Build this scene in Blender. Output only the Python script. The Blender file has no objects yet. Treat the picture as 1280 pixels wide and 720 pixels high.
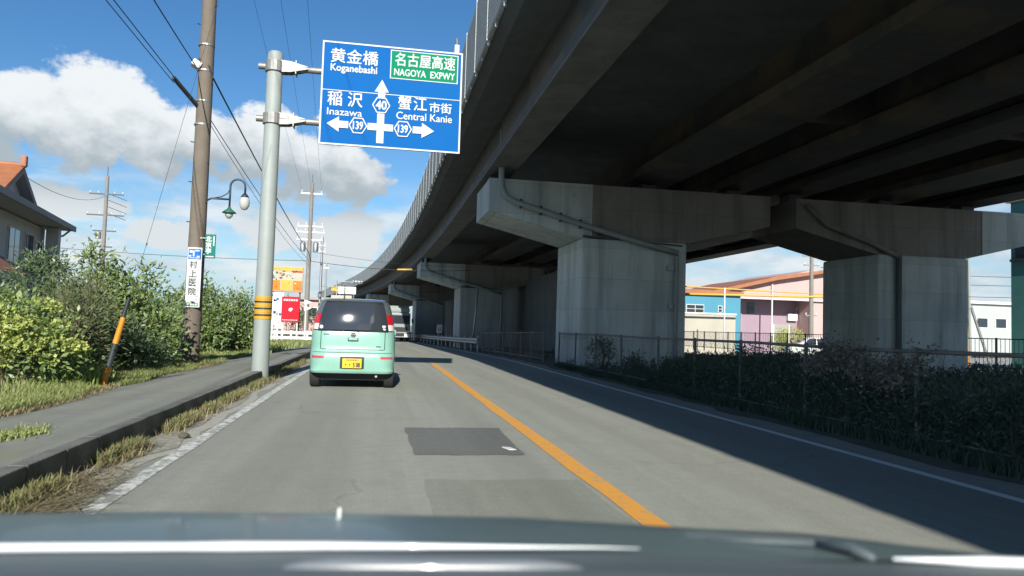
import bpy, bmesh, math, random
import numpy as np
from mathutils import Vector, Matrix, Euler
R = math.radians
random.seed(7); rng = np.random.default_rng(11)
scene = bpy.context.scene
COL = scene.collection

# ------------------------------------------------------------------ camera
CAM_YAW, CAM_PITCH, CAM_ROLL, CAM_H = 10.14, 3.111, 1.8, 1.15
cam_data = bpy.data.cameras.new('camera')
cam_data.sensor_width = 36.0
cam_data.lens = 36.0 * 924.0 / 1280.0
cam_data.clip_start = 0.05; cam_data.clip_end = 6000
cam_data.dof.use_dof = True; cam_data.dof.focus_distance = 15.0; cam_data.dof.aperture_fstop = 2.6
cam = bpy.data.objects.new('camera', cam_data); COL.objects.link(cam)
_y, _p, _r = R(CAM_YAW), R(CAM_PITCH), R(CAM_ROLL)
_f = Vector((math.sin(_y)*math.cos(_p), math.cos(_y)*math.cos(_p), math.sin(_p)))
_rt = Vector((math.cos(_y), -math.sin(_y), 0)); _up = _rt.cross(_f)
_rt2 = _rt*math.cos(_r) + _up*math.sin(_r); _up2 = -_rt*math.sin(_r) + _up*math.cos(_r)
cam.matrix_world = Matrix(((_rt2.x, _up2.x, -_f.x, 0), (_rt2.y, _up2.y, -_f.y, 0), (_rt2.z, _up2.z, -_f.z, CAM_H), (0, 0, 0, 1)))
scene.camera = cam

# ------------------------------------------------------------------ light, sky, exposure
TO_SUN = Vector((-0.19, -1.90, 1.0)).normalized()
SUN_EL = math.asin(TO_SUN.z); SUN_AZ = math.atan2(TO_SUN.x, TO_SUN.y)
sun_data = bpy.data.lights.new('sun', 'SUN'); sun_data.energy = 3.75; sun_data.angle = R(0.53); sun_data.color = (1.0, 0.95, 0.86)
sun = bpy.data.objects.new('sun', sun_data); COL.objects.link(sun)
sun.rotation_euler = TO_SUN.to_track_quat('Z', 'Y').to_euler(); sun.location = (0, 0, 60)
scene.view_settings.view_transform = 'Standard'; scene.view_settings.look = 'None'
scene.view_settings.gamma = 1.0; scene.view_settings.use_curve_mapping = False
scene.view_settings.exposure = 1.0

world = bpy.data.worlds.new('World'); scene.world = world; world.use_nodes = True
def build_sky():
    nt = world.node_tree; N = nt.nodes; L = nt.links; N.clear()
    def val(x):
        n = N.new('ShaderNodeValue'); n.outputs[0].default_value = x; return n.outputs[0]
    def m(op, a, b=None, c=None, clamp=False):
        n = N.new('ShaderNodeMath'); n.operation = op; n.use_clamp = clamp
        for i, q in enumerate((a, b, c)):
            if q is None: continue
            if isinstance(q, (int, float)): n.inputs[i].default_value = q
            else: L.new(q, n.inputs[i])
        return n.outputs[0]
    def smooth(x, a, b):
        n = N.new('ShaderNodeMapRange'); n.interpolation_type = 'SMOOTHSTEP'
        L.new(x, n.inputs['Value']); n.inputs['From Min'].default_value = a; n.inputs['From Max'].default_value = b
        return n.outputs[0]
    sky = N.new('ShaderNodeTexSky'); sky.sky_type = 'NISHITA'; sky.sun_disc = False
    sky.sun_elevation = SUN_EL; sky.sun_rotation = SUN_AZ; sky.altitude = 10
    sky.air_density = 1.0; sky.dust_density = 0.1; sky.ozone_density = 4.0
    tc = N.new('ShaderNodeTexCoord'); sep = N.new('ShaderNodeSeparateXYZ'); L.new(tc.outputs['Generated'], sep.inputs[0])
    x, y, z = sep.outputs
    az = m('DEGREES', m('ARCTAN2', x, y)); el = m('DEGREES', m('ARCSINE', z))
    def noise(sx, sy, off, detail, rough, scale=1.0, dist=0.0):
        cb = N.new('ShaderNodeCombineXYZ')
        L.new(m('MULTIPLY', az, sx), cb.inputs[0]); L.new(m('MULTIPLY', el, sy), cb.inputs[1]); cb.inputs[2].default_value = off
        n = N.new('ShaderNodeTexNoise'); L.new(cb.outputs[0], n.inputs['Vector'])
        n.inputs['Scale'].default_value = scale; n.inputs['Detail'].default_value = detail; n.inputs['Roughness'].default_value = rough; n.inputs['Distortion'].default_value = dist
        return n.outputs['Fac']
    n1 = noise(.30, .42, 3.1, 7, .58); n2 = noise(.10, .2, 8.4, 5, .55); n3 = noise(.7, .95, 1.7, 5, .6)
    # cumulus heaps: each a lobe in the sky (azimuth, elevation, half width, half height)
    heaps = [(-20.5, 13.2, 3.6, 3.9), (-23.2, 13.0, 2.6, 3.1), (-18.2, 13.5, 2.8, 3.2), (-15.6, 12.4, 3.2, 2.8), (-12.6, 12.3, 3.2, 2.8),
             (-9.3, 12.6, 3.6, 3.2), (-28.5, 11.5, 4.5, 3.4), (-6.0, 11.4, 3.6, 2.8), (-3.0, 11.0, 3.4, 2.4), (-25.5, 12.0, 2.8, 3.0), (-3.5, 15.0, 1.8, 1.6), (-34, 14.5, 5, 4.5), (-42, 12, 6, 4),
             (36, 14, 6, 3.6), (44, 12, 6, 3.2), (62, 17, 8, 5), (75, 13, 8, 4), (-60, 16, 7, 5), (-75, 13, 9, 5), (-98, 18, 8, 6), (-120, 13, 10, 5),
             (105, 14, 9, 5), (128, 19, 9, 6), (150, 12, 9, 4), (-150, 15, 10, 5), (175, 18, 8, 5), (-3, 6.2, 4, 2.4), (-8, 6.6, 3, 1.8), (20, 3.0, 7, 1.6), (-21, 7.6, 4, 1.1), (-14.5, 5.8, 3, 1.2)]
    dens = None
    for (a, e, w, h) in heaps:
        d = m('ADD', m('POWER', m('MULTIPLY', m('SUBTRACT', az, a), 1/w), 2), m('POWER', m('MULTIPLY', m('SUBTRACT', el, e), 1/h), 2))
        q = m('SUBTRACT', 1.0, d)
        dens = q if dens is None else m('SMOOTH_MAX', dens, q, 0.15)
    dens = m('ADD', dens, m('MULTIPLY', m('SUBTRACT', n1, .5), 3.0))
    dens = m('ADD', dens, m('MULTIPLY', m('SUBTRACT', n3, .5), .9))
    mask_c = smooth(dens, -0.08, 0.42)
    # broken pale layer low over the horizon, thickening into haze
    n4 = noise(.055, .30, 5.7, 8, .62); n5 = noise(.16, .55, 2.3, 7, .6)
    low = m('SUBTRACT', 1.0, smooth(el, 7.0, 11.5))
    lay = m('ADD', m('MULTIPLY', m('SUBTRACT', n4, .5), 2.6), m('MULTIPLY', m('SUBTRACT', n5, .5), 1.6))
    mask_l = m('MULTIPLY', smooth(m('ADD', lay, .34), 0.0, 0.6), m('MULTIPLY', low, .92))
    hz = m('MULTIPLY', m('SUBTRACT', 1.0, smooth(el, -1.0, 10.0)), .9)
    lw = smooth(m('ADD', m('MULTIPLY', m('SUBTRACT', n5, .5), 2.2), m('MULTIPLY', m('SUBTRACT', n1, .5), 1.2)), -.45, .55)
    # tops catch the light, the flat bases are grey
    lit = m('ADD', smooth(m('ADD', el, m('MULTIPLY', m('SUBTRACT', n1, .5), 9.0)), 9.8, 15.0), m('MULTIPLY', m('SUBTRACT', 1.0, smooth(el, 6.5, 9.5)), .62), clamp=True)
    cr = N.new('ShaderNodeValToRGB'); L.new(lit, cr.inputs[0])
    cr.color_ramp.elements[0].position = 0.0; cr.color_ramp.elements[0].color = (.215, .25, .275, 1)
    cr.color_ramp.elements[1].position = 1.0; cr.color_ramp.elements[1].color = (.44, .46, .475, 1)
    e = cr.color_ramp.elements.new(.45); e.color = (.335, .365, .385, 1)
    cr2 = N.new('ShaderNodeValToRGB'); L.new(lw, cr2.inputs[0])
    cr2.color_ramp.elements[0].color = (.245, .315, .37, 1); cr2.color_ramp.elements[1].color = (.41, .44, .455, 1)
    hcol = N.new('ShaderNodeRGB'); hcol.outputs[0].default_value = (.225, .345, .42, 1)
    bg = N.new('ShaderNodeVectorMath'); bg.operation = 'SCALE'; hsv = N.new('ShaderNodeHueSaturation'); hsv.inputs['Saturation'].default_value = 1.2; L.new(sky.outputs[0], hsv.inputs['Color']); L.new(hsv.outputs[0], bg.inputs[0]); bg.inputs['Scale'].default_value = SKY_STRENGTH
    def mix(f, a, b):
        n = N.new('ShaderNodeMix'); n.data_type = 'RGBA'; L.new(f, n.inputs[0]); L.new(a, n.inputs[6]); L.new(b, n.inputs[7]); return n.outputs[2]
    c = mix(hz, bg.outputs[0], hcol.outputs[0]); c = mix(mask_l, c, cr2.outputs[0]); c = mix(mask_c, c, cr.outputs[0])
    b = N.new('ShaderNodeBackground'); L.new(c, b.inputs['Color']); b.inputs['Strength'].default_value = 1.0
    o = N.new('ShaderNodeOutputWorld'); L.new(b.outputs[0], o.inputs['Surface'])
SKY_STRENGTH = 0.060
build_sky()

# ------------------------------------------------------------------ materials
MATS = {}
def mat(name, col, rough=.6, metal=0.0, var=0.0, scale=8.0, bump=0.0, bscale=60.0, island=0.0, trans=0.0, col2=None, streak=0.0, coat=0.0, spec=.5, alpha=1.0, stain=None):
    m = bpy.data.materials.new(name); m.use_nodes = True; MATS[name] = m
    nt = m.node_tree; N = nt.nodes; L = nt.links; N.clear()
    out = N.new('ShaderNodeOutputMaterial'); p = N.new('ShaderNodeBsdfPrincipled')
    p.inputs['Roughness'].default_value = rough; p.inputs['Metallic'].default_value = metal
    p.inputs['Specular IOR Level'].default_value = spec; p.inputs['Coat Weight'].default_value = coat; p.inputs['Coat Roughness'].default_value = .05
    p.inputs['Alpha'].default_value = alpha
    rgb = N.new('ShaderNodeRGB'); rgb.outputs[0].default_value = (*col, 1); c = rgb.outputs[0]
    tc = N.new('ShaderNodeTexCoord')
    def mixc(f, a, b, mode='MIX'):
        n = N.new('ShaderNodeMix'); n.data_type = 'RGBA'; n.blend_type = mode
        if isinstance(f, float): n.inputs[0].default_value = f
        else: L.new(f, n.inputs[0])
        for i, q in ((6, a), (7, b)):
            if isinstance(q, tuple): n.inputs[i].default_value = q
            else: L.new(q, n.inputs[i])
        return n.outputs[2]
    def ns(sc, det=5, vec=None, stretch=None, rgh=.6):
        n = N.new('ShaderNodeTexNoise'); n.inputs['Scale'].default_value = sc; n.inputs['Detail'].default_value = det; n.inputs['Roughness'].default_value = rgh
        src = tc.outputs['Object']
        if stretch:
            mp = N.new('ShaderNodeMapping'); mp.inputs['Scale'].default_value = stretch; L.new(src, mp.inputs[0]); src = mp.outputs[0]
        L.new(src, n.inputs['Vector']); return n.outputs['Fac']
    def rampf(f, a, b):
        n = N.new('ShaderNodeMapRange'); L.new(f, n.inputs[0]); n.inputs[1].default_value = a; n.inputs[2].default_value = b; return n.outputs[0]
    if island:
        g = N.new('ShaderNodeNewGeometry'); 
        c2 = col2 or tuple(q*(1-island) for q in col)
        c = mixc(g.outputs['Random Per Island'], c, (*c2, 1))
    if var:
        c = mixc(rampf(ns(scale), .3, .7), c, tuple(q*(1-var) for q in col) + (1,)) if not island else mixc(rampf(ns(scale), .35, .65), c, tuple(q*(1-var) for q in (col2 or col)) + (1,))
    if streak:
        c = mixc(rampf(ns(1.0, 6, stretch=(2.6, 2.6, .22)), .48, .78), c, tuple(q*(1-streak) for q in col) + (1,))
    if stain:
        c = mixc(rampf(ns(stain[0], 7, rgh=.68), stain[1], stain[1]+.12), c, (*stain[2], 1))
    L.new(c, p.inputs['Base Color'])
    if bump:
        b = N.new('ShaderNodeBump'); b.inputs['Strength'].default_value = bump; b.inputs['Distance'].default_value = .02
        L.new(ns(bscale, 4), b.inputs['Height']); L.new(b.outputs[0], p.inputs['Normal'])
    sh = p.outputs[0]
    if trans:
        t = N.new('ShaderNodeBsdfTranslucent'); L.new(c, t.inputs['Color'])
        mx = N.new('ShaderNodeMixShader'); mx.inputs[0].default_value = trans; L.new(sh, mx.inputs[1]); L.new(t.outputs[0], mx.inputs[2]); sh = mx.outputs[0]
    L.new(sh, out.inputs['Surface'])
    return m

def formwork(name, col, w, h):
    m = mat(name, col, .85, var=.16, scale=1.2, bump=.3, bscale=45, streak=.5, stain=(.8, .60, tuple(q*.6 for q in col)))
    nt = m.node_tree; N = nt.nodes; L = nt.links; p = [n for n in N if n.type == 'BSDF_PRINCIPLED'][0]
    tc = N.new('ShaderNodeTexCoord'); sp = N.new('ShaderNodeSeparateXYZ'); L.new(tc.outputs['Object'], sp.inputs[0])
    ad = N.new('ShaderNodeMath'); L.new(sp.outputs[0], ad.inputs[0]); L.new(sp.outputs[1], ad.inputs[1]); cb = N.new('ShaderNodeCombineXYZ'); L.new(ad.outputs[0], cb.inputs[0]); L.new(sp.outputs[2], cb.inputs[1])
    b = N.new('ShaderNodeTexBrick'); L.new(cb.outputs[0], b.inputs['Vector']); b.offset = 0; b.inputs['Scale'].default_value = 1; b.inputs['Brick Width'].default_value = w; b.inputs['Row Height'].default_value = h
    b.inputs['Mortar Size'].default_value = .007; b.inputs['Mortar Smooth'].default_value = .4; b.inputs['Color1'].default_value = (1, 1, 1, 1); b.inputs['Color2'].default_value = (.86, .87, .86, 1); b.inputs['Mortar'].default_value = (.62, .63, .62, 1)
    mx = N.new('ShaderNodeMix'); mx.data_type = 'RGBA'; mx.blend_type = 'MULTIPLY'; mx.inputs[0].default_value = 1.0
    src = p.inputs['Base Color'].links[0].from_socket; L.new(src, mx.inputs[6]); L.new(b.outputs['Color'], mx.inputs[7]); L.new(mx.outputs[2], p.inputs['Base Color'])
    return m
def asphalt(name, col, col2, crack=True, aggregate=.35, moss=None):
    m = bpy.data.materials.new(name); m.use_nodes = True; MATS[name] = m
    nt = m.node_tree; N = nt.nodes; L = nt.links; p = N['Principled BSDF']; p.inputs['Roughness'].default_value = .88; p.inputs['Specular IOR Level'].default_value = .3
    tc = N.new('ShaderNodeTexCoord')
    def noise(sc, det, stretch=(1, 1, 1), rgh=.6):
        mp = N.new('ShaderNodeMapping'); mp.inputs['Scale'].default_value = stretch; L.new(tc.outputs['Object'], mp.inputs[0])
        n = N.new('ShaderNodeTexNoise'); n.inputs['Scale'].default_value = sc; n.inputs['Detail'].default_value = det; n.inputs['Roughness'].default_value = rgh; L.new(mp.outputs[0], n.inputs['Vector']); return n.outputs['Fac']
    def rr(f, a, b, c=0., d=1.):
        n = N.new('ShaderNodeMapRange'); L.new(f, n.inputs[0]); n.inputs[1].default_value = a; n.inputs[2].default_value = b; n.inputs[3].default_value = c; n.inputs[4].default_value = d; return n.outputs[0]
    def mix(f, a, b, mode='MIX'):
        n = N.new('ShaderNodeMix'); n.data_type = 'RGBA'; n.blend_type = mode
        if isinstance(f, float): n.inputs[0].default_value = f
        else: L.new(f, n.inputs[0])
        for i, q in ((6, a), (7, b)):
            if isinstance(q, tuple): n.inputs[i].default_value = (*q, 1)
            else: L.new(q, n.inputs[i])
        return n.outputs[2]
    c = mix(rr(noise(.5, 6, (2.6, .07, 1)), .38, .60), col, tuple(q*.9 for q in col2))
    c = mix(rr(noise(7, 8, rgh=.75), .45, .75, 0, .45), c, tuple(q*.7 for q in col2))
    c = mix(rr(noise(1.7, 6), .52, .8, 0, .5), c, tuple(q*.72 for q in col2))
    c = mix(rr(noise(95, 4, rgh=.85), .42, .66, 0, aggregate*1.5), c, tuple(q*.35 for q in col))
    c = mix(rr(noise(70, 3, rgh=.85), .56, .72, 0, aggregate*1.6), c, tuple(min(1, q*1.9) for q in col))
    if moss:
        c = mix(rr(noise(.9, 7, (1, .45, 1), .7), .50, .68, 0, .75), c, moss); c = mix(rr(noise(2.4, 6, (1, .5, 1), .7), .55, .7, 0, .6), c, tuple(q*1.5 for q in moss))
    if crack:
        v = N.new('ShaderNodeTexVoronoi'); v.feature = 'DISTANCE_TO_EDGE'; v.inputs['Scale'].default_value = .42
        mp = N.new('ShaderNodeMapping'); L.new(tc.outputs['Object'], mp.inputs[0])
        d = N.new('ShaderNodeTexNoise'); d.inputs['Scale'].default_value = 1.6; d.inputs['Detail'].default_value = 6; L.new(tc.outputs['Object'], d.inputs['Vector'])
        ad = N.new('ShaderNodeVectorMath'); ad.operation = 'MULTIPLY_ADD'; L.new(d.outputs['Color'], ad.inputs[0]); ad.inputs[1].default_value = (.7, .7, .7); L.new(tc.outputs['Object'], ad.inputs[2])
        L.new(ad.outputs[0], v.inputs['Vector'])
        k = rr(v.outputs['Distance'], .0, .009, .42, 0)
        mk = N.new('ShaderNodeMath'); mk.operation = 'MULTIPLY'; L.new(k, mk.inputs[0]); L.new(rr(noise(.35, 3), .46, .6), mk.inputs[1])
        c = mix(mk.outputs[0], c, tuple(q*.3 for q in col))
    L.new(c, p.inputs['Base Color'])
    b = N.new('ShaderNodeBump'); b.inputs['Strength'].default_value = .5; b.inputs['Distance'].default_value = .006; L.new(noise(130, 3), b.inputs['Height']); L.new(b.outputs[0], p.inputs['Normal'])
    return m

def worn_paint(name, col, under, wear):
    m = bpy.data.materials.new(name); m.use_nodes = True; MATS[name] = m
    nt = m.node_tree; N = nt.nodes; L = nt.links; p = N['Principled BSDF']; p.inputs['Roughness'].default_value = .75
    tc = N.new('ShaderNodeTexCoord')
    n = N.new('ShaderNodeTexNoise'); n.inputs['Scale'].default_value = 9; n.inputs['Detail'].default_value = 9; n.inputs['Roughness'].default_value = .78; L.new(tc.outputs['Object'], n.inputs['Vector'])
    r = N.new('ShaderNodeMapRange'); L.new(n.outputs['Fac'], r.inputs[0]); r.inputs[1].default_value = wear; r.inputs[2].default_value = wear + .1
    mx = N.new('ShaderNodeMix'); mx.data_type = 'RGBA'; L.new(r.outputs[0], mx.inputs[0]); mx.inputs[6].default_value = (*col, 1); mx.inputs[7].default_value = (*under, 1)
    L.new(mx.outputs[2], p.inputs['Base Color']); return m

asphalt('asphalt', (.325, .338, .292), (.28, .292, .252))
asphalt('asphalt_patch', (.165, .176, .165), (.138, .148, .140), crack=False, aggregate=.3)
asphalt('asphalt_patch_pale', (.262, .276, .235), (.236, .25, .21), crack=False, aggregate=.3)
asphalt('walk_asphalt', (.285, .295, .26), (.22, .23, .195), crack=True, moss=(.15, .155, .10))
worn_paint('white_line', (.72, .74, .72), (.26, .275, .245), .60)
worn_paint('white_line_worn', (.60, .61, .57), (.23, .245, .22), .455)
worn_paint('orange_line_worn', (.55, .30, .08), (.225, .235, .20), .42)
worn_paint('orange_line', (.64, .30, .045), (.33, .28, .19), .525)
mat('concrete', (.38, .41, .40), .85, var=.18, scale=1.3, bump=.35, bscale=45, streak=.35)
formwork('concrete_new', (.55, .61, .595), 1.1, .9)
formwork('concrete_old', (.26, .245, .215), 1.2, .8)
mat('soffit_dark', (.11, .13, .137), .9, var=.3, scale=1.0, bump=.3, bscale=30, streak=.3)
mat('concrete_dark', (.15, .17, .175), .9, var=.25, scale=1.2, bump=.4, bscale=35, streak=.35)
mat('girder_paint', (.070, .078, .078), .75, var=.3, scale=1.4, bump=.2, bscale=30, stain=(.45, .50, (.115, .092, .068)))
mat('girder_edge', (.15, .16, .158), .85, var=.4, scale=1.5, bump=.5, bscale=16, stain=(2.0, .54, (.10, .10, .095)))
mat('kerb_concrete', (.17, .175, .155), .92, var=.35, scale=3, bump=.6, bscale=30, stain=(2.2, .54, (.09, .09, .075)))
mat('barrier_panel', (.40, .435, .44), .6, metal=.1, var=.15, scale=3)
mat('galvanised', (.36, .38, .39), .5, metal=.75, var=.2, scale=9)
mat('pole_paint', (.275, .315, .305), .6, var=.16, scale=2.5, streak=.22, bump=.08, bscale=20)
mat('arm_steel', (.30, .305, .29), .55, metal=.5, var=.25, scale=10)
mat('pole_concrete', (.165, .14, .112), .88, var=.22, scale=3, bump=.3, bscale=40, streak=.3)
mat('pole_far', (.24, .225, .20), .85, var=.2, scale=3)
mat('steel_dark', (.07, .075, .08), .5, metal=.5)
mat('black_rubber', (.018, .018, .020), .7)
mat('wire_black', (.03, .032, .036), .55)
mat('sign_blue', (.001, .105, .36), .75, var=.07, scale=2.0, spec=.15)
mat('sign_green', (.0, .20, .10), .75, spec=.15)
mat('sign_white', (.56, .58, .58), .75, spec=.15)
mat('paint_white', (.62, .63, .62), .65, spec=.3, var=.08, scale=4)
mat('sign_back', (.35, .36, .37), .5, metal=.5)
mat('sign_red', (.50, .010, .025), .7, var=.08, scale=2, spec=.2)
mat('sign_orange', (.55, .21, .035), .7, var=.15, scale=3, spec=.2)
mat('sign_yellow', (.56, .38, .08), .7, var=.12, scale=3, spec=.2)
mat('sign_cream', (.50, .46, .37), .7, var=.25, scale=6, spec=.2)
mat('sign_teal', (.01, .16, .13), .7, spec=.2)
mat('text_dark', (.045, .055, .055), .5)
mat('text_green', (.05, .25, .12), .5)
mat('map_blue', (.02, .14, .45), .7, spec=.2)
mat('band_yellow', (.50, .29, .03), .5, var=.1, scale=10)
mat('guard_orange', (.62, .26, .015), .5, var=.15, scale=9)
mat('guard_black', (.022, .03, .034), .55)
mat('lamp_green', (.03, .13, .09), .4)
mat('fence_grey', (.15, .16, .155), .7, var=.4, scale=6)
mat('fence_rust', (.20, .19, .17), .7, var=.4, scale=6)
mat('iron_dark', (.03, .045, .06), .45, metal=.3)
mat('insulator', (.60, .60, .58), .3)
# car
mat('car_green', (.225, .44, .365), .3, coat=.7, spec=.4, var=.12, scale=2.5, stain=(6.0, .64, (.19, .35, .28)))
mat('car_glass', (.030, .036, .045), .05, spec=.7)
mat('car_roof', (.085, .105, .11), .22, coat=.6)  # darker than the body: the reflection overhead is put into the colour
mat('car_black', (.014, .015, .017), .6)
mat('seam', (.012, .03, .025), .6)
mat('lamp_red', (.52, .010, .022), .12, coat=.8)
mat('lamp_clear', (.72, .64, .64), .12, coat=.8)
mat('reflector_red', (.50, .06, .07), .2)
mat('plate_yellow', (.62, .42, .015), .4)
mat('plate_ink', (.03, .04, .03), .5)
mat('chrome', (.62, .64, .65), .18, metal=1.0)
mat('tyre', (.020, .020, .021), .85, bump=.3, bscale=50)
mat('rim', (.42, .43, .44), .35, metal=.8)
mat('truck_white', (.50, .53, .51), .35, coat=.3)
mat('lorry_shaded', (.24, .275, .265), .5)  # truck white darkened: the viaduct's shade is in this colour
mat('dash_plastic', (.085, .11, .122), .5, bump=.25, bscale=220)
mat('dash_gloss', (.16, .18, .20), .30, coat=.3)
mat('bonnet_paint', (.13, .185, .19), .40, metal=.25, coat=.15)
mat('highlight_white', (.82, .86, .88), .3, coat=.5)  # white for the streaks of reflected light, also on the nozzle
# vegetation
mat('leaf_green', (.080, .155, .042), .42, island=.6, col2=(.27, .33, .12), trans=.28)
mat('leaf_dark', (.050, .095, .040), .4, island=.6, col2=(.14, .19, .085), trans=.22)
mat('leaf_lime', (.34, .42, .09), .55, island=.5, col2=(.50, .54, .18), trans=.35)
mat('leaf_olive', (.10, .15, .055), .6, island=.6, col2=(.20, .20, .10), trans=.25)
mat('leaf_ivy', (.042, .088, .060), .7, island=.6, col2=(.095, .135, .092), trans=.18)
mat('leaf_vine_dry', (.14, .145, .12), .7, island=.6, col2=(.28, .26, .22), trans=.2)
mat('bark', (.10, .075, .05), .9, var=.3, scale=12, bump=.6, bscale=30)
mat('grass_blade', (.17, .24, .06), .6, island=.6, col2=(.40, .42, .18), trans=.3)
mat('grass_dry', (.34, .30, .165), .75, island=.6, col2=(.20, .155, .085), trans=.2)
mat('grass_dull', (.15, .20, .065), .7, island=.6, col2=(.33, .29, .14), trans=.25)
mat('iris_leaf', (.16, .26, .06), .5, island=.5, col2=(.30, .38, .12), trans=.3)
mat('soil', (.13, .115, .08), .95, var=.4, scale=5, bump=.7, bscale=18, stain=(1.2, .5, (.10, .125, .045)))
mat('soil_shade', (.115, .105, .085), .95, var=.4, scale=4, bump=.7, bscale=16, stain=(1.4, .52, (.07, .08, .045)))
mat('field', (.20, .22, .13), .95, var=.35, scale=.6, stain=(.3, .5, (.30, .29, .26)))
mat('litter', (.36, .345, .29), .95, var=.5, scale=14, bump=.8, bscale=25)
# buildings
mat('roof_tile', (.37, .145, .065), .6, var=.25, scale=2, bump=.5, bscale=9)
mat('house_wall', (.56, .56, .53), .8, var=.12, scale=1.5, streak=.15)
mat('soffit', (.56, .55, .52), .8, var=.1, scale=2)
mat('fascia', (.30, .285, .265), .7)
mat('glass_dark', (.025, .035, .045), .08, spec=.7)
mat('pink_wall', (.52, .35, .335), .8, var=.1, scale=.8, streak=.1)
mat('mauve_shade', (.31, .225, .28), .8, var=.1, scale=.8)  # pink wall with the shade under the overhang put into its colour
mat('blue_wall', (.06, .25, .36), .6, var=.1, scale=.8)
mat('cream_wall', (.42, .40, .335), .8, var=.12, scale=.8, streak=.15)
mat('pale_wall', (.40, .43, .42), .8, var=.1, scale=.8)
mat('teal_wall', (.08, .26, .24), .7, var=.15, scale=.6)
mat('sleeve_yellow', (.62, .38, .05), .5)
mat('lot', (.36, .35, .32), .95, var=.2, scale=.7)

# ------------------------------------------------------------------ mesh helpers
class MB:
    def __init__(s): s.v = []; s.f = []
    def add(s, vs, fs):
        o = len(s.v); s.v.extend([tuple(q) for q in vs]); s.f.extend([tuple(i+o for i in f) for f in fs]); return s
    def box(s, c, d, rot=None, bev=0.0):
        x, y, z = d[0]/2, d[1]/2, d[2]/2
        if bev <= 0:
            vs = [(-x,-y,-z),(x,-y,-z),(x,y,-z),(-x,y,-z),(-x,-y,z),(x,-y,z),(x,y,z),(-x,y,z)]
            fs = [(0,3,2,1),(4,5,6,7),(0,1,5,4),(1,2,6,5),(2,3,7,6),(3,0,4,7)]
        else:
            bm = bmesh.new(); bmesh.ops.create_cube(bm, size=1.0)
            for v in bm.verts: v.co = Vector((v.co.x*d[0], v.co.y*d[1], v.co.z*d[2]))
            bmesh.ops.bevel(bm, geom=bm.edges[:], offset=bev, segments=2, affect='EDGES', profile=.6)
            bm.verts.index_update(); vs = [v.co[:] for v in bm.verts]; fs = [[v.index for v in f.verts] for f in bm.faces]; bm.free()
        M = (rot.to_matrix() if isinstance(rot, Euler) else rot) if rot is not None else None
        C = Vector(c)
        return s.add([(M @ Vector(v) if M else Vector(v)) + C for v in vs], fs)
    def tube(s, pts, rad, seg=10, caps=True):
        pts = [Vector(p) for p in pts]; n = len(pts)
        if not isinstance(rad, (list, tuple)): rad = [rad]*n
        up = Vector((0, 0, 1)); vs = []; fs = []; prev = None
        for i, p in enumerate(pts):
            t = (pts[min(i+1, n-1)] - pts[max(i-1, 0)]).normalized()
            if prev is None:
                a = t.cross(up)
                if a.length < 1e-3: a = t.cross(Vector((0, 1, 0)))
                a.normalize()
            else:
                a = (prev - t*prev.dot(t)).normalized()
            b = t.cross(a); prev = a
            for k in range(seg):
                g = 2*math.pi*k/seg; vs.append(p + (a*math.cos(g) + b*math.sin(g))*rad[i])
        for i in range(n-1):
            for k in range(seg):
                fs.append((i*seg+k, i*seg+(k+1) % seg, (i+1)*seg+(k+1) % seg, (i+1)*seg+k))
        if caps: fs.append(tuple(range(seg-1, -1, -1))); fs.append(tuple((n-1)*seg+k for k in range(seg)))
        return s.add(vs, fs)
    def lathe(s, prof, seg=20, M=None):      # prof: (radius, z)
        vs = []; fs = []; n = len(prof)
        for r, z in prof:
            for k in range(seg):
                g = 2*math.pi*k/seg; v = Vector((r*math.cos(g), r*math.sin(g), z)); vs.append(M @ v if M else v)
        for i in range(n-1):
            for k in range(seg): fs.append((i*seg+k, i*seg+(k+1) % seg, (i+1)*seg+(k+1) % seg, (i+1)*seg+k))
        if prof[0][0] > 1e-4: fs.append(tuple(range(seg-1, -1, -1)))
        if prof[-1][0] > 1e-4: fs.append(tuple((n-1)*seg+k for k in range(seg)))
        return s.add(vs, fs)
    def prism(s, poly, y0, y1, axes='xz'):   # polygon in xz extruded along y (ccw seen from -y)
        n = len(poly)
        if axes == 'xz': a = [(p[0], y0, p[1]) for p in poly]; b = [(p[0], y1, p[1]) for p in poly]
        elif axes == 'yz': a = [(y0, p[0], p[1]) for p in poly]; b = [(y1, p[0], p[1]) for p in poly]
        else: a = [(p[0], p[1], y0) for p in poly]; b = [(p[0], p[1], y1) for p in poly]
        fs = [tuple(range(n)), tuple(range(2*n-1, n-1, -1))] + [(i, i+n, (i+1) % n + n, (i+1) % n) for i in range(n)]
        return s.add(a+b, fs)
    def build(s, name, m, parent=None, smooth=False, loc=(0, 0, 0), rot=None):
        me = bpy.data.meshes.new(name); me.from_pydata(s.v, [], s.f); me.update()
        bm = bmesh.new(); bm.from_mesh(me); bmesh.ops.recalc_face_normals(bm, faces=bm.faces[:]); bm.to_mesh(me); bm.free()
        return link(name, me, m, parent, smooth, loc, rot)
def link(name, me, m, parent=None, smooth=False, loc=(0, 0, 0), rot=None):
    if m is not None and len(me.materials) == 0: me.materials.append(MATS[m])
    o = bpy.data.objects.new(name, me); COL.objects.link(o); o.location = loc
    if rot is not None: o.rotation_euler = rot
    if parent: o.parent = parent
    if smooth:
        me.shade_smooth() if smooth is True else me.shade_smooth()
        if smooth is not True:
            try: me.set_sharp_from_angle(angle=R(smooth))
            except Exception: pass
    return o
def tag(o, label=None, cat=None, group=None, kind=None):
    if label: o['label'] = label
    if cat: o['category'] = cat
    if group: o['group'] = group
    if kind: o['kind'] = kind
    return o
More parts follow.
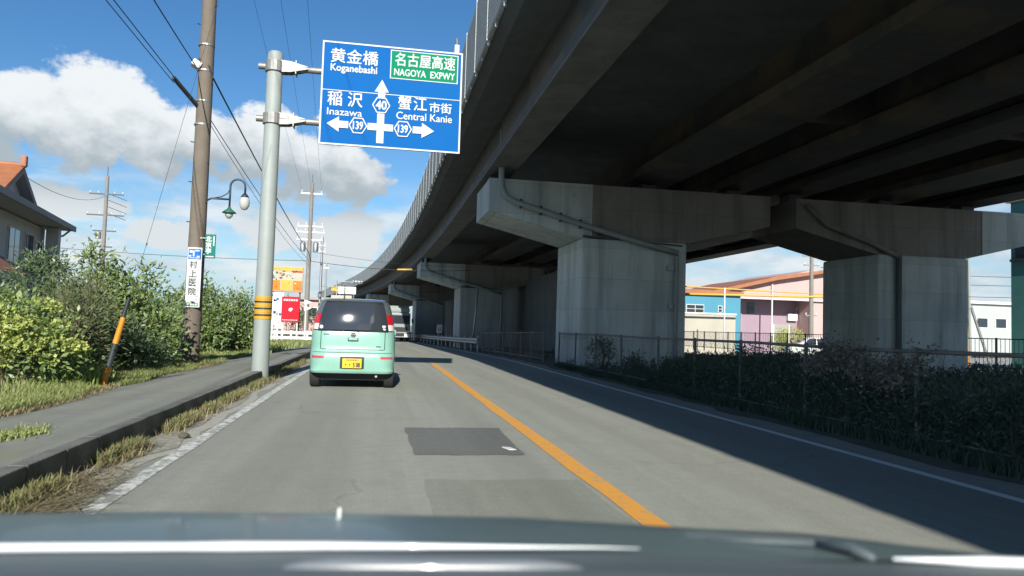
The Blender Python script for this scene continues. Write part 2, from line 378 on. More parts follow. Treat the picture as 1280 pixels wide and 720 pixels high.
def thing(name, label, cat, loc=(0, 0, 0), rotz=0.0, group=None):
    o = bpy.data.objects.new(name, None); COL.objects.link(o); o.empty_display_size = .2
    o.location = loc; o.rotation_euler = (0, 0, rotz); return tag(o, label, cat, group)
def copy_tree(o, parent=None):
    c = o.copy(); COL.objects.link(c); c.parent = parent
    for ch in list(o.children): copy_tree(ch, c)
    return c
def text_mesh(s, size, bold=0.0, vertical=False):
    cu = bpy.data.curves.new('t', 'FONT'); cu.body = '\n'.join(s) if vertical else s; cu.size = size; cu.align_x = 'CENTER'; cu.align_y = 'CENTER'
    cu.offset = bold; cu.resolution_u = 3; cu.fill_mode = 'FRONT'
    if vertical: cu.space_line = .95
    o = bpy.data.objects.new('t', cu); COL.objects.link(o); bpy.context.view_layer.update()
    me = bpy.data.meshes.new_from_object(o.evaluated_get(bpy.context.evaluated_depsgraph_get()))
    bpy.data.objects.remove(o); bpy.data.curves.remove(cu); me.materials.clear(); return me
def lettering(s, m, parent, cx, y, cz, w, h, bold=0.0, vertical=False, name='lettering'):
    """print s to fill a w x h rectangle centred at (cx, y, cz), facing -y"""
    me = text_mesh(s, 1.0, 0.0, vertical)
    co = np.empty(len(me.vertices)*3, np.float32); me.vertices.foreach_get('co', co); co = co.reshape(-1, 3)
    lo, hi = co.min(0), co.max(0); ce = (lo+hi)/2; sz = hi-lo
    out = np.stack([(co[:, 0]-ce[0])/sz[0]*w, np.zeros(len(co)), (co[:, 1]-ce[1])/sz[1]*h], 1).astype(np.float32)
    me.vertices.foreach_set('co', out.ravel()); me.update()
    if bold:      # heavier strokes: the same glyphs overprinted a little to each side
        bm = bmesh.new(); e = bold*min(h, w)*.9
        for i, (ex, ez) in enumerate(((0, 0), (-e, 0), (e, 0), (0, -e), (0, e))):
            n0 = len(bm.verts); bm.from_mesh(me); bm.verts.ensure_lookup_table()
            for v in bm.verts[n0:]: v.co += Vector((ex, -.0004*i, ez))
        bm.to_mesh(me); bm.free()
    return link(name, me, m, parent, loc=(cx, y, cz))

# ------------------------------------------------------------------ lie of the land
def cx(y):   # the road and the viaduct bend gently left
    if y < 30: return 0.0
    if y < 140: return -(y-30)**2/1400
    return -(110**2)/1400 - (y-140)*2*110/1400
def head(y):
    if y < 30: return 0.0
    return -math.atan(2*(min(y, 140)-30)/1400)
def gz(y):   # slight dip ahead
    return 0.0 if y < 25 else -0.65*(1-math.exp(-((y-25)/35)**1.3))
def wob(y, s=0.0): return .035*math.sin(y*1.7+s) + .025*math.sin(y*4.1+2*s) + .02*math.sin(y*9.3+s*3)
def ys(a, b, near=.5, far=6.0):
    out = [a]; y = a
    while y < b:
        y += near if y < 30 else min(far, near + (y-30)*.06); out.append(min(y, b))
    return out
def strip(name, m, xa, xb, y0, y1, dz=0.0, parent=None, wl=0.0, wr=0.0, seed=0.0, nx=2):
    YS = ys(y0, y1); vs = []; fs = []
    for y in YS:
        a = xa(y) if callable(xa) else xa; b = xb(y) if callable(xb) else xb
        a += wl*wob(y, seed); b += wr*wob(y, seed+2)
        for k in range(nx):
            t = k/(nx-1); vs.append((a+(b-a)*t+cx(y), y, gz(y)+dz))
    for i in range(len(YS)-1):
        for k in range(nx-1): fs.append((i*nx+k, i*nx+k+1, (i+1)*nx+k+1, (i+1)*nx+k))
    return MB().add(vs, fs).build(name, m, parent)

# ground to the horizon
gx = [-1500, -300, -80, -30, 0, 30, 80, 300, 1500]; gy = [-60, -20, 0, 15] + ys(20, 140, 4) + [200, 300, 600, 1500]
vs = [(x, y, gz(y)-.06) for y in gy for x in gx]; nx = len(gx)
fs = [(i*nx+k, i*nx+k+1, (i+1)*nx+k+1, (i+1)*nx+k) for i in range(len(gy)-1) for k in range(nx-1)]
tag(MB().add(vs, fs).build('ground', 'field'), kind='structure')
# road
XL, XO, XR = -1.62, 1.68, 4.70
road = tag(strip('road', 'asphalt', -2.06, 5.25, -12, 220, 0.0, nx=4, wr=.5), kind='structure')
strip('edge_line', 'white_line_worn', XL-.06, XL+.06, -5, 160, .004, road, wl=.12, wr=.12)
strip('edge_line', 'white_line', XR-.055, XR+.055, -5, 160, .004, road)
strip('centre_line', 'orange_line', XO-.085, XO+.085, -5, 22.5, .004, road, wl=.18, wr=.1)
strip('centre_line', 'orange_line_worn', XO-.08, XO+.08, 22.5, 160, .004, road)
def patch(pts, m, dz):
    n = len(pts); vs = []
    for i in range(n):      # rough the edges up
        a, b = Vector(pts[i]), Vector(pts[(i+1) % n])
        for k in range(28):
            t = k/28; p = a+(b-a)*t; vs.append((p.x+random.uniform(-.008, .008)+.006*math.sin(k*.5+i)+cx(p.y), p.y+random.uniform(-.012, .012)+.008*math.sin(k*.4+2*i), gz(p.y)+dz))
    return MB().add(vs, [tuple(range(len(vs)))]).build('asphalt_repair', m, road)
patch([(.36, 6.66), (1.36, 6.66), (1.40, 8.46), (.33, 8.42)], 'asphalt_patch', .003)
patch([(.36, 3.0), (1.56, 3.0), (1.56, 5.58), (.38, 5.6)], 'asphalt_patch_pale', .003)
strip('cross_strip', 'white_line', 1.9, 4.4, 82, 82.9, .004, road)  # short white strip across the right lane
worn_paint('road_dust', (.36, .345, .29), (.275, .29, .255), .50)
strip('road_dust', 'road_dust', lambda y: -1.95+.04*math.sin(y*1.3), lambda y: XL-.10+.05*math.sin(y*.8+1), -5, 40, .003, road, wl=1.5, wr=1.5, nx=3)
# gutter soil, sidewalk and kerb, verges
KX = -2.10
tag(strip('gutter', 'litter', KX-.02, lambda y: -1.86+.05*math.sin(y*.9), -5, 24, .008, wr=2.2, nx=3), kind='structure')
walk = tag(strip('sidewalk', 'walk_asphalt', lambda y: -3.42 if y > 11 else -3.42+.035*(11-y), KX-.12, -5, 120, .2, nx=4, wl=2.0), kind='structure')
# kerb stones, each laid a hair out of line
kb = MB().box((0, 0, 0), (.12, .596, .26), bev=.008); kerb_me = kb.build('kerb_stone', 'kerb_concrete', walk, loc=(KX-.065, -3, .078)).data
y = -2.4
while y < 42:
    k = link('kerb_stone', kerb_me, None, walk, loc=(KX-.065+random.uniform(-.005, .005)+cx(y), y, .075+gz(y)+random.uniform(-.002, .002)), rot=(0, 0, random.uniform(-.006, .006)-head(y))); y += .6
strip('kerb_run', 'kerb_concrete', KX-.14, KX+.01, 42, 120, .205, walk)
vg = MB(); YS = ys(-5, 130); 
prof = [(-3.36, .185), (-3.7, .21), (-4.3, .25), (-6, .26), (-14, .22), (-45, .2), (-300, .0)]
vs = []; fs = []
for y in YS:
    for j, (x, z) in enumerate(prof): vs.append((x+cx(y)+(wob(y, j) if j < 3 else 0), y, gz(y)*.9+z+(.5*wob(y*1.3, j) if j < 4 else 0)))
n = len(prof)
for i in range(len(YS)-1):
    for k in range(n-1): fs.append((i*n+k, i*n+k+1, (i+1)*n+k+1, (i+1)*n+k))
tag(vg.add(vs, fs).build('left_verge', 'soil'), kind='structure')
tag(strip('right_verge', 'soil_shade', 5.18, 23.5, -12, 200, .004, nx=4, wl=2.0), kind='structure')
tag(strip('paved_lot', 'lot', 23.4, 120, -12, 160, .008, nx=4), kind='structure')

# ------------------------------------------------------------------ viaduct
def sweep(name, m, poly, y0, y1, parent, step=3.0, dx=0.0, smooth=False):
    """poly: closed section (x, z), swept along the viaduct's line"""
    YS = []; y = y0
    while y < y1-1e-6: YS.append(y); y += step if y > 27 else 9
    YS.append(y1); n = len(poly); vs = []; fs = []
    for y in YS:
        for (x, z) in poly: h = head(y); vs.append((cx(y)+(x+dx)*math.cos(h), y-(x+dx)*math.sin(h)*1.0, z))
    for i in range(len(YS)-1):
        for k in range(n): fs.append((i*n+k, (i+1)*n+k, (i+1)*n+(k+1) % n, i*n+(k+1) % n))
    fs.append(tuple(range(n))); fs.append(tuple((len(YS)-1)*n+k for k in range(n-1, -1, -1)))
    return MB().add(vs, fs).build(name, m, parent, smooth)
VY0, VY1 = -40, 260
EDGE = 2.10; RIGHT = 22.1
via = thing('viaduct', 'dark elevated expressway deck curving away above the right lane, with grey noise barrier', 'viaduct', (0, 0, 0))
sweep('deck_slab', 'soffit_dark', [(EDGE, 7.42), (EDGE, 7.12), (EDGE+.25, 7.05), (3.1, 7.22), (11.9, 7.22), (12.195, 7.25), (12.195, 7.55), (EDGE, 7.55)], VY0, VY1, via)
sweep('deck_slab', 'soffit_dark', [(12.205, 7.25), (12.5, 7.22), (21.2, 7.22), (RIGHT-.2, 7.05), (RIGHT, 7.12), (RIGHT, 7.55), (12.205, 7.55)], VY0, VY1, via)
def girder(x, m, w=.62, zb=5.86):
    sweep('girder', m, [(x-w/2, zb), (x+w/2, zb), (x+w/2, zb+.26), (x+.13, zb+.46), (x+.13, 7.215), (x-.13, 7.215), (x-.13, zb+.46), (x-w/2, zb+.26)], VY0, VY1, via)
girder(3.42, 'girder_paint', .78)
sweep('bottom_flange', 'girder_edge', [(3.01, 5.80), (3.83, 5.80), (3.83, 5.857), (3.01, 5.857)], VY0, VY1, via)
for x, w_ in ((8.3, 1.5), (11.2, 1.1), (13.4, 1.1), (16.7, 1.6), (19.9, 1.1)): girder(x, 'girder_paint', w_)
# diaphragms between the girders
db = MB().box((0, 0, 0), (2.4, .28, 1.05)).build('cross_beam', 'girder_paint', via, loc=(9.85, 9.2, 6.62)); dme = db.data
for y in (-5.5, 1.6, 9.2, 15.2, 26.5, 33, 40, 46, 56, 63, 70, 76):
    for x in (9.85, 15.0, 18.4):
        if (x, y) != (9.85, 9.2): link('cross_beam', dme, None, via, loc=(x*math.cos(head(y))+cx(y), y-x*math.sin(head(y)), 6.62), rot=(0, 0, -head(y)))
# parapet kerb and the drip lip
sweep('parapet', 'concrete', [(EDGE-.03, 7.10), (EDGE+.22, 7.56), (EDGE+.22, 7.86), (EDGE-.03, 7.86)], VY0, VY1, via)
sweep('parapet', 'concrete', [(RIGHT-.22, 7.56), (RIGHT+.03, 7.10), (RIGHT+.03, 8.7), (RIGHT-.22, 8.7)], VY0, VY1, via)
# noise barrier: panel after panel, each with its louvres, between slim posts
PW = 2.0
pb = MB().box((0, 0, .12), (.06, PW-.05, 1.70))
for k in range(17): pb.box((-.036, 0, -.66+k*.097), (.018, PW-.06, .055))
pme = None; pome = None; y = -20.0
while y < 200:
    h = head(y); loc = (cx(y)+EDGE-.07, y, 7.87)
    if pme is None:
        pme = pb.build('barrier_panel', 'barrier_panel', via, loc=loc).data
        pome = MB().box((-.02, 0, .13), (.07, .04, 1.74)).build('barrier_post', 'barrier_panel', via, loc=(loc[0], loc[1]-PW/2, 7.86)).data
    else:
        link('barrier_panel', pme, None, via, loc=loc, rot=(0, 0, -h)); link('barrier_post', pome, None, via, loc=(cx(y-PW/2)+EDGE-.07, y-PW/2, 7.86), rot=(0, 0, -h))
    y += PW
# small fittings under the slab edge
clip_me = None
for k in range(46):
    y = 3+k*1.0; b = MB().box((0, 0, 0), (.05, .07, .16))
    if clip_me is None: clip_me = b.build('drip_clip', 'barrier_panel', via, loc=(EDGE-.07, y, 7.10)).data
    else: link('drip_clip', clip_me, None, via, loc=(cx(y)+EDGE-.07, y, 7.10+random.uniform(-.03, .03)))
# a lamp on the parapet beyond the road sign
rl = thing('roadside_camera', 'small white camera housing on a post above the noise barrier, right of the blue sign', 'camera', (2.2, 24.2, 7.9))
MB().tube([(0, 0, 0), (0, 0, 2.25)], .035, 8).build('post', 'galvanised', rl, True)
MB().box((0, 0, 2.42), (.16, .30, .34), bev=.03).build('housing', 'paint_white', rl)
MB().box((0, 0, 2.72), (.08, .12, .26), bev=.02).build('bracket', 'steel_dark', rl)
MB().lathe([(0, 0), (.09, .03), (.10, .12), (.05, .2), (0, .21)], 12, Matrix.Translation((.34, 0, 2.38))).build('dome', 'paint_white', rl, True)
MB().tube([(0, 0, 2.1), (.2, 0, 2.25), (.34, 0, 2.36)], .02, 6).build('arm', 'galvanised', rl, True)

# T shaped piers, two to a bent
CAPTOP, COLTOP, TIPB = 5.5, 3.88, 4.55
def pier(y, xc, left, lab):
    """xc: column centre across the viaduct"""
    t = thing('viaduct_pier', lab, 'pier', (cx(y)+xc*math.cos(head(y)), y-xc*math.sin(head(y)), 0), -head(y), 'concrete piers under the viaduct')
    w, d, hw = 3.3, 3.0, 4.43
    zb = gz(y)-.3
    b = MB().box((0, d/2, (COLTOP+zb)/2), (w, d, COLTOP-zb), bev=.09); b.build('column', 'concrete_new' if y < 30 else 'concrete', t)
    e = -1.32 if left else 2.25     # where the later widening of the cap begins
    def capseg(x0, x1, m, grow):
        def bot(x):
            ax = abs(x); return COLTOP+.004 if ax <= w/2 else COLTOP+.004+(ax-w/2)/(hw-w/2)*(TIPB-COLTOP)
        xs = sorted(set([x0, x1] + [q for q in (-w/2, w/2) if x0 < q < x1]))
        poly = [(x, bot(x)) for x in xs] + [(x1, CAPTOP), (x0, CAPTOP)]
        bm_ = MB().prism(poly, .12-grow, d-.12+grow); return bm_.build('cap_beam', m, t)
    if left: capseg(-hw, e, 'concrete_new', .02); capseg(e, hw, 'concrete_old', 0.0)
    else: capseg(e, hw, 'concrete_new', .02); capseg(-hw, e, 'concrete_old', 0.0)
    gxs = (3.42, 8.3, 11.2) if left else (13.4, 16.7, 19.9)
    bme = None
    for gxx in gxs:
        q = (gxx-xc, d/2, CAPTOP+.18)
        if bme is None: bme = MB().box((0, 0, 0), (.5, .6, .355), bev=.02).build('bearing', 'steel_dark', t, loc=q).data
        else: link('bearing', bme, None, t, loc=q)
    if left:
        xt = -hw+.32
        pipe = MB().tube([(xt, -.02, 6.9), (xt, -.02, 5.55), (xt+.02, -.03, 5.2), (xt+.14, -.03, 4.98), (xt+.42, -.03, 4.82), (xt+2.7, -.03, 4.2), (xt+4.3, -.16, 3.78), (xt+5.4, -.16, 3.55)], .085, 10)
        pp = pipe.build('drain_pipe', 'pole_paint', t, True)
        for k in range(5):
            f = k/4; MB().box((xt+.6+f*2.4, .03, 4.78-f*.66), (.05, .22, .26)).build('pipe_clamp', 'steel_dark', pp)
        MB().box((-.05, .03, COLTOP-.02), (3.1, .12, .05), rot=Euler((0, .05, 0))).build('conduit', 'steel_dark', t)
        pd = MB(); pd.tube([(w/2-.35, -.05, 3.5), (w/2-.35, -.05, -.2)], .07, 8).build('drain_pipe', 'concrete', t, True)
        MB().box((w/2-.55, -.04, 3.1), (.22, .1, .14)).build('junction_box', 'galvanised', t)
        MB().box((w/2-.52, -.04, 1.95), (.14, .1, .14)).build('junction_box', 'galvanised', t)
    else:
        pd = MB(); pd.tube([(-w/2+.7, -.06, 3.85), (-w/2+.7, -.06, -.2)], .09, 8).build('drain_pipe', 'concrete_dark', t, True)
        MB().tube([(-hw+.3, .02, 5.3), (-hw+1.0, .02, 4.7), (-hw+2.6, .02, 4.2), (-w/2+.7, -.06, 3.8)], .08, 8).build('drain_pipe', 'concrete_old', t, True)
    return t
NEAR = ['nearest T-shaped concrete pier with a drain pipe, beside the right lane', 'second T-shaped pier along the right lane, behind the guardrail end',
        'third T-shaped pier along the right lane, far under the viaduct', 'fourth T-shaped pier along the right lane, smallest seen over the green car']
FAR = ['right-hand concrete pier with grey vines round its foot, before the pink building', 'right-row pier of the second bent, mostly hidden by the nearest pier',
       'right-row pier of the third bent deep in the shade', 'right-row pier of the fourth bent deepest in the shade']
for k, y in enumerate((21.0, 51.0, 81.0, 111.0)):
    pier(y, 7.45, True, NEAR[k]); pier(y, 17.2, False, FAR[k])

# ------------------------------------------------------------------ blue direction sign on its pole
gs = thing('direction_sign', 'big blue overhead direction sign with white Japanese place names on a pale grey pole', 'road sign', (-2.16, 14.62, .15))
pole = MB().tube([(0, 0, -.3), (0, 0, 6.12), (0, 0, 6.17)], [.158, .145, .12], 24).build('pole', 'pole_paint', gs, 40)
for k in range(7):
    z0 = 1.02+k*.062
    MB().lathe([(.160, z0), (.1625, z0+.006), (.1625, z0+.028), (.160, z0+.034)], 24).build('reflective_band', 'guard_black' if k % 2 else 'band_yellow', gs)
    MB().lathe([(.160, z0+.034), (.1615, z0+.036), (.1615, z0+.058), (.160, z0+.061)], 24).build('reflective_band', 'band_yellow', gs)
for z in (5.88, 4.86):
    a = MB().tube([(-.30, 0, z), (3.45, 0, z)], .062, 14).build('arm', 'arm_steel', gs, 40)
    br = MB(); br.lathe([(.162, -.10), (.18, -.10), (.18, .10), (.162, .10)], 20, Matrix.Translation((0, 0, z)))
    for sgn in (-1, 1):
        br.prism([(.12, z), (.62, z+.02), (.62, z-.02), (.3, z-.10), (.12, z-.11)], sgn*.10-.008, sgn*.10+.008)
        br.prism([(.12, z+.12), (.3, z+.11), (.62, z+.03), (.62, z+.01), (.12, z+.01)], sgn*.10-.008, sgn*.10+.008)
    br.box((.40, 0, z), (.02, .24, .26)); br.build('bracket', 'arm_steel', a)
SX0, SX1, SZ0, SZ1 = .89, 3.60, 4.41, 6.43      # local: pole at 0
SW, SH, SYF = SX1-SX0, SZ1-SZ0, -.19
ZM = SZ1-.473*SH
for (za, zb) in ((ZM+.004, SZ1), (SZ0, ZM-.004)):
    bd = MB().box(((SX0+SX1)/2, SYF+.02, (za+zb)/2), (SW, .04, zb-za)).build('board', 'sign_blue', gs)
    for k in range(3): MB().box(((SX0+SX1)/2, SYF+.07, za+(zb-za)*(.2+.3*k)), (SW-.1, .05, .06)).build('stiffener', 'sign_back', bd)
def srect(x0, z0, x1, z1, m, nm, y=SYF-.005): return MB().box(((x0+x1)/2, y, (z0+z1)/2), (x1-x0, .006, z1-z0)).build(nm, m, gs)
t_ = .03
for r in ((SX0, SZ1-t_, SX1, SZ1), (SX0, SZ0, SX1, SZ0+t_), (SX0, SZ0+t_, SX0+t_, SZ1-t_), (SX1-t_, SZ0+t_, SX1, SZ1-t_)): srect(*r, 'sign_white', 'border')
srect(SX0+t_, ZM-.007, SX1-t_, ZM+.007, 'sign_white', 'border')
U = lambda u: SX0+u*SW
V = lambda v: SZ1-v*SH
srect(U(.478), V(.312), U(.968), V(.030), 'sign_white', 'green_panel_rim'); srect(U(.478)+.018, V(.312)+.018, U(.968)-.018, V(.030)-.018, 'sign_green', 'green_panel', SYF-.009)
def st(s, u0, u1, vc, hv, bold=.018, y=SYF-.010): lettering(s, 'sign_white', gs, U((u0+u1)/2), y, V(vc), (u1-u0)*SW, hv*SH, bold)
st('黄金橋', .06, .39, .135, .138); st('Koganebashi', .062, .385, .262, .088, .028)
st('名古屋高速', .512, .945, .118, .128, .018, SYF-.016); st('NAGOYA  EXPWY', .508, .945, .245, .066, .03, SYF-.016)
st('稲 沢', .050, .292, .553, .138); st('Inazawa', .050, .292, .680, .066)
st('蟹', .545, .637, .540, .135); st('江', .655, .750, .540, .135); st('市街', .770, .930, .565, .100); st('Central Kanie', .535, .935, .668, .072)
ya = SYF-.012
cu_ = U(.425); ar = MB()
ar.prism([(cu_-.068, V(.955)), (cu_+.068, V(.955)), (cu_+.068, V(.665)), (cu_-.068, V(.665))], ya, ya+.005); ar.build('arrow_shaft', 'sign_white', gs); ar = MB()
ar.prism([(cu_-.068, V(.505)), (cu_+.068, V(.505)), (cu_+.068, V(.455)), (cu_+.135, V(.455)), (cu_, V(.335)), (cu_-.135, V(.455)), (cu_-.068, V(.455))], ya, ya+.005)
ar.build('arrow', 'sign_white', gs)
vz = V(.80); dh = .068
for (u0, u1) in ((.335, .515), (.655, .73), (.125, .200)): MB().prism([(U(u0), vz-dh), (U(u1), vz-dh), (U(u1), vz+dh), (U(u0), vz+dh)], ya-.006, ya-.001).build('arrow_shaft', 'sign_white', gs)
MB().prism([(U(.72), vz-.15), (U(.81), vz), (U(.72), vz+.15)], ya-.0065, ya-.0012).build('arrow_head', 'sign_white', gs)
MB().prism([(U(.135), vz+.15), (U(.05), vz), (U(.135), vz-.15)], ya-.0065, ya-.0012).build('arrow_head', 'sign_white', gs)
def hexa(u, v, r, s, w, h):
    c = (U(u), V(v)); pts = [(c[0]+r*math.cos(a), c[1]+r*math.sin(a)) for a in [k*math.pi/3 for k in range(6)]]
    hx = MB().prism(pts, SYF-.020, SYF-.014).build('route_badge', 'sign_white', gs)
    MB().prism([(c[0]+(p[0]-c[0])*.86, c[1]+(p[1]-c[1])*.86) for p in pts], SYF-.024, SYF-.019).build('badge_face', 'sign_blue', hx)
    lettering(s, 'sign_white', hx, c[0], SYF-.028, c[1], w, h, .04)
hexa(.425, .585, .175, '40', .20, .17); hexa(.268, .80, .178, '139', .185, .15); hexa(.585, .80, .178, '139', .185, .15)

# ------------------------------------------------------------------ utility poles and wires
def ring(mb, r0, z, h=.03): mb.lathe([(r0, z), (r0+.008, z), (r0+.008, z+h), (r0, z+h)], 20)
up = thing('utility_pole', 'tall brown concrete utility pole carrying a white clinic sign, behind the sidewalk', 'utility pole', (-3.82, 16.32, .15))
MB().tube([(0, 0, -.4), (.02, 0, 3), (.0, 0, 11.5)], [.185, .165, .125], 24).build('shaft', 'pole_concrete', up, 60)
for z in (5.05, 5.55, 6.2, 6.75):
    b = MB(); ring(b, .158, z); b.build('steel_band', 'galvanised', up)
for k in range(14):
    z = 3.0+k*.42; sx = .15 if k % 2 else -.15
    MB().tube([(sx*.9, -.06, z), (sx*1.25, -.10, z)], .011, 6).build('step_bolt', 'steel_dark', up)
MB().box((-.16, -.1, 6.32), (.18, .22, .14), bev=.02, rot=Euler((0, .5, .3))).build('cable_clamp', 'insulator', up)
MB().tube([(-.42, -.75, 5.80), (-.06, .0, 5.40)], .045, 8).build('cable_closure', 'steel_dark', up)
MB().tube([(-.12, -.1, 6.45), (.1, -.12, 6.30), (.18, -.1, 6.05)], .02, 6).build('cable_loop', 'wire_black', up)
# clinic sign wrapped on the pole
cs = thing('pole_sign', 'white vertical pole sign with dark kanji, blue map on top and green foot', 'sign', (-3.78, 16.12, 1.37))
MB().box((0, 0, .62), (.285, .03, 1.24), bev=.012).build('plate', 'sign_white', cs)
MB().box((.0, -.018, 1.10), (.245, .006, .21)).build('map_panel', 'map_blue', cs)
for (x, z, w, h) in ((-.07, 1.15, .06, .05), (-.09, 1.06, .05, .03), (.05, 1.17, .09, .025), (.07, 1.05, .06, .03), (-.02, 1.11, .03, .12), (0, 1.02, .2, .012)): MB().box((x, -.022, z), (w, .004, h)).build('map_mark', 'sign_white', cs)
for k, ch in enumerate('村上医院'): lettering(ch, 'text_dark', cs, -.015, -.0185, .885-k*.185, .145, .15, .03)
for k in range(2): MB().box((.075, -.018, .235-k*.06), (.05, .004, .012)).build('print_mark', 'text_dark', cs)
MB().box((0, -.018, .06), (.23, .006, .07)).build('green_foot', 'text_green', cs)
for k in range(4): MB().box((-.075+k*.05, -.0225, .06), (.032, .003, .035)).build('print_mark', 'sign_white', cs)
g2 = thing('hanging_sign', 'small green hanging sign with white kanji on the right of the brown utility pole', 'sign', (-3.50, 16.16, 2.40))
MB().box((0, 0, .25), (.21, .03, .50), bev=.01).build('plate', 'sign_teal', g2)
for k, ch in enumerate('北京亭'): lettering(ch, 'sign_white', g2, -.03, -.0185, .40-k*.125, .11, .11, .05)
MB().box((.07, -.018, .36), (.025, .004, .2)).build('print_mark', 'sign_white', g2); MB().box((0, -.018, .035), (.16, .004, .022)).build('print_mark', 'sign_white', g2)
for z in (.08, .42): MB().box((-.17, .03, z), (.16, .02, .02)).build('bracket', 'galvanised', g2)
# swan-neck street lamp on the pole
lp = thing('street_lamp', 'dark swan-neck street lamp with glass lantern and green shade on the utility pole', 'street lamp', (-3.66, 16.3, 3.3))
MB().tube([(0, 0, .32), (.1, 0, .375), (.46, 0, .375)], .02, 8).build('bracket_arm', 'iron_dark', lp, True)
MB().tube([(.12, 0, .38), (.3, 0, .42), (.42, 0, .50), (.46, 0, .58)], .012, 6).build('brace', 'iron_dark', lp, True)
arc = [(.47+.15-.15*math.cos(a), 0, .66+.15*math.sin(a)) for a in [k*math.pi/12 for k in range(13)]]
MB().tube([(.47, 0, .18)]+[(.47, 0, .5)]+arc+[(.77, 0, .5)], .021, 8).build('swan_neck', 'iron_dark', lp, True)
mat('lantern_glass', (.60, .62, .60), .12, spec=.6, trans=.3)
MB().lathe([(.03, .52), (.07, .47), (.09, .43)], 16, Matrix.Translation((.77, 0, 0))).build('lantern_cap', 'iron_dark', lp, True)
MB().lathe([(.088, .43), (.105, .34), (.10, .26), (.06, .18), (0, .16)], 16, Matrix.Translation((.77, 0, 0))).build('lantern_globe', 'lantern_glass', lp, True)
MB().lathe([(.02, .22), (.05, .17), (.14, .10), (.145, .085), (.10, .085)], 18, Matrix.Translation((.47, 0, 0))).build('shade', 'lamp_green', lp, True)
MB().lathe([(.09, .09), (.075, .02), (.03, -.03), (0, -.035)], 14, Matrix.Translation((.47, 0, 0))).build('bulb', 'lantern_glass', lp, True)
# guy wire with its orange and black guard
gw = thing('guy_wire', 'slanting guy wire with an orange and black banded guard in the grass', 'guy wire', (-3.65, 10.89, .15))
gd = Vector((.20, .07, 1.0))
MB().tube([(0, 0, -.1), gd*6.0], .0028, 5).build('wire', 'wire_black', gw)
for (a, b, m_) in ((0, .30, 'guard_orange'), (.30, .62, 'guard_black'), (.62, .98, 'guard_orange'), (.98, 1.25, 'guard_black')):
    MB().tube([gd*a, gd*b], [.047-.012*a, .047-.012*b] if a < .97 else [.03, .022], 12).build('guard', m_, gw, 50)

def far_pole(label, loc, h, arms, r=.16, m='pole_far'):
    p = thing('utility_pole', label, 'utility pole', loc)
    MB().tube([(0, 0, -.5), (0, 0, h)], [r, r*.62], 12).build('shaft', m, p, 60)
    for (z, w, n_) in arms:
        a = MB().box((0, 0, z), (w, .09, .09)).build('crossarm', 'steel_dark' if n_ < 0 else 'galvanised', p)
        for k in range(abs(n_)):
            x = -w/2+.06+(w-.12)*k/max(1, abs(n_)-1)
            MB().lathe([(.02, 0), (.045, .03), (.03, .08), (.045, .11), (.02, .17)], 8, Matrix.Translation((x, 0, z+.05))).build('insulator', 'insulator', a)
    return p
fp = far_pole('grey utility pole with insulators standing beside the red and orange signboards', (-4.2, 45, -.2), 9.6, [(8.95, 1.25, 3), (7.0, 1.5, 4), (6.65, 1.7, 4), (6.2, 1.5, 3)])
MB().tube([(0, 0, 9.5), (0, 0, 10.1)], .02, 6).build('earth_rod', 'steel_dark', fp)
for sx in (-.38, .36):
    MB().lathe([(0, 5.5), (.15, 5.5), (.16, 5.6), (.16, 6.0), (.10, 6.08), (0, 6.1)], 12, Matrix.Translation((sx, 0, 0))).build('transformer', 'galvanised', fp, 50)
far_pole('slim grey steel pole right behind the pole by the red signboard', (-4.0, 52, -.3), 7.3, [(6.3, .5, 2), (6.7, .5, 2)], .11, 'galvanised')
far_pole('thin pale pole close to the green car roof', (-3.1, 44, -.3), 4.9, [(4.6, .3, 1)], .07, 'pole_paint')
py = far_pole('distant utility pole with many crossarms rising above the left hedge', (-20.6, 60, 0), 11.7, [(10.3, 2.4, -5), (8.7, 2.6, -4), (7.5, 1.6, -3), (6.3, 1.2, -2), (5.4, 1.5, -3), (4.8, .9, -2)], .19)
MB().tube([(0, 0, 11.5), (0, 0, 12.4)], .03, 6).build('earth_rod', 'steel_dark', py)
for k in range(4): MB().tube([(0, 0, 10.4-.5*k), (1.4, .2, 9.9-.5*k)], .02, 5).build('jumper', 'wire_black', py)
MB().lathe([(0, 6.9), (.2, 6.9), (.2, 7.4), (0, 7.45)], 10, Matrix.Translation((-.4, 0, 0))).build('transformer', 'galvanised', py)

def wire(label, a, b, sag, r=.012, group=None, extra=None):
    a, b = Vector(a), Vector(b); pts = []
    for k in range(25):
        t = k/24; p = a.lerp(b, t); p.z -= sag*4*t*(1-t); pts.append(p)
    o = MB().tube(pts, r, 6).build('overhead_wire', 'wire_black', None, True); return tag(o, label, 'wire', 'overhead wires')
P1 = (-3.92, 16.3, 5.68)
wire('upper of the close pair of wires running from the top left to the brown pole', (-4.6, -14, 6.9), (-4.20, 15.6, 5.93), .0, .009)
wire('lower of the close pair of wires running from the top left to the brown pole', (-4.75, -14, 6.75), (-4.24, 15.6, 5.86), .0, .008)
wire('heavy black cable looping from the top edge to the brown pole clamp', (-3.3, -16, 8.6), (-3.98, 16.2, 6.42), .55, .012)
wire('heavy black cable dropping from the brown pole behind the sign pole to the far pole', (-3.66, 16.3, 6.25), (-4.2, 45, 5.2), .15, .020)
wire('thin wire from the brown pole sloping down to the far grey pole', (-3.7, 16.3, 5.4), (-4.2, 45, 4.8), .2, .010)
wire('thinnest wire from the brown pole passing behind the lantern', (-3.7, 16.3, 5.3), (-4.2, 45, 4.5), .3, .007)
wire('leftmost of three high thin wires above the blue sign', (-2.0, -5, 9.6), (-4.78, 45, 8.95), .35, .0042)
wire('middle of three high thin wires above the blue sign', (-1.3, -5, 9.6), (-4.2, 45, 8.95), .35, .0042)
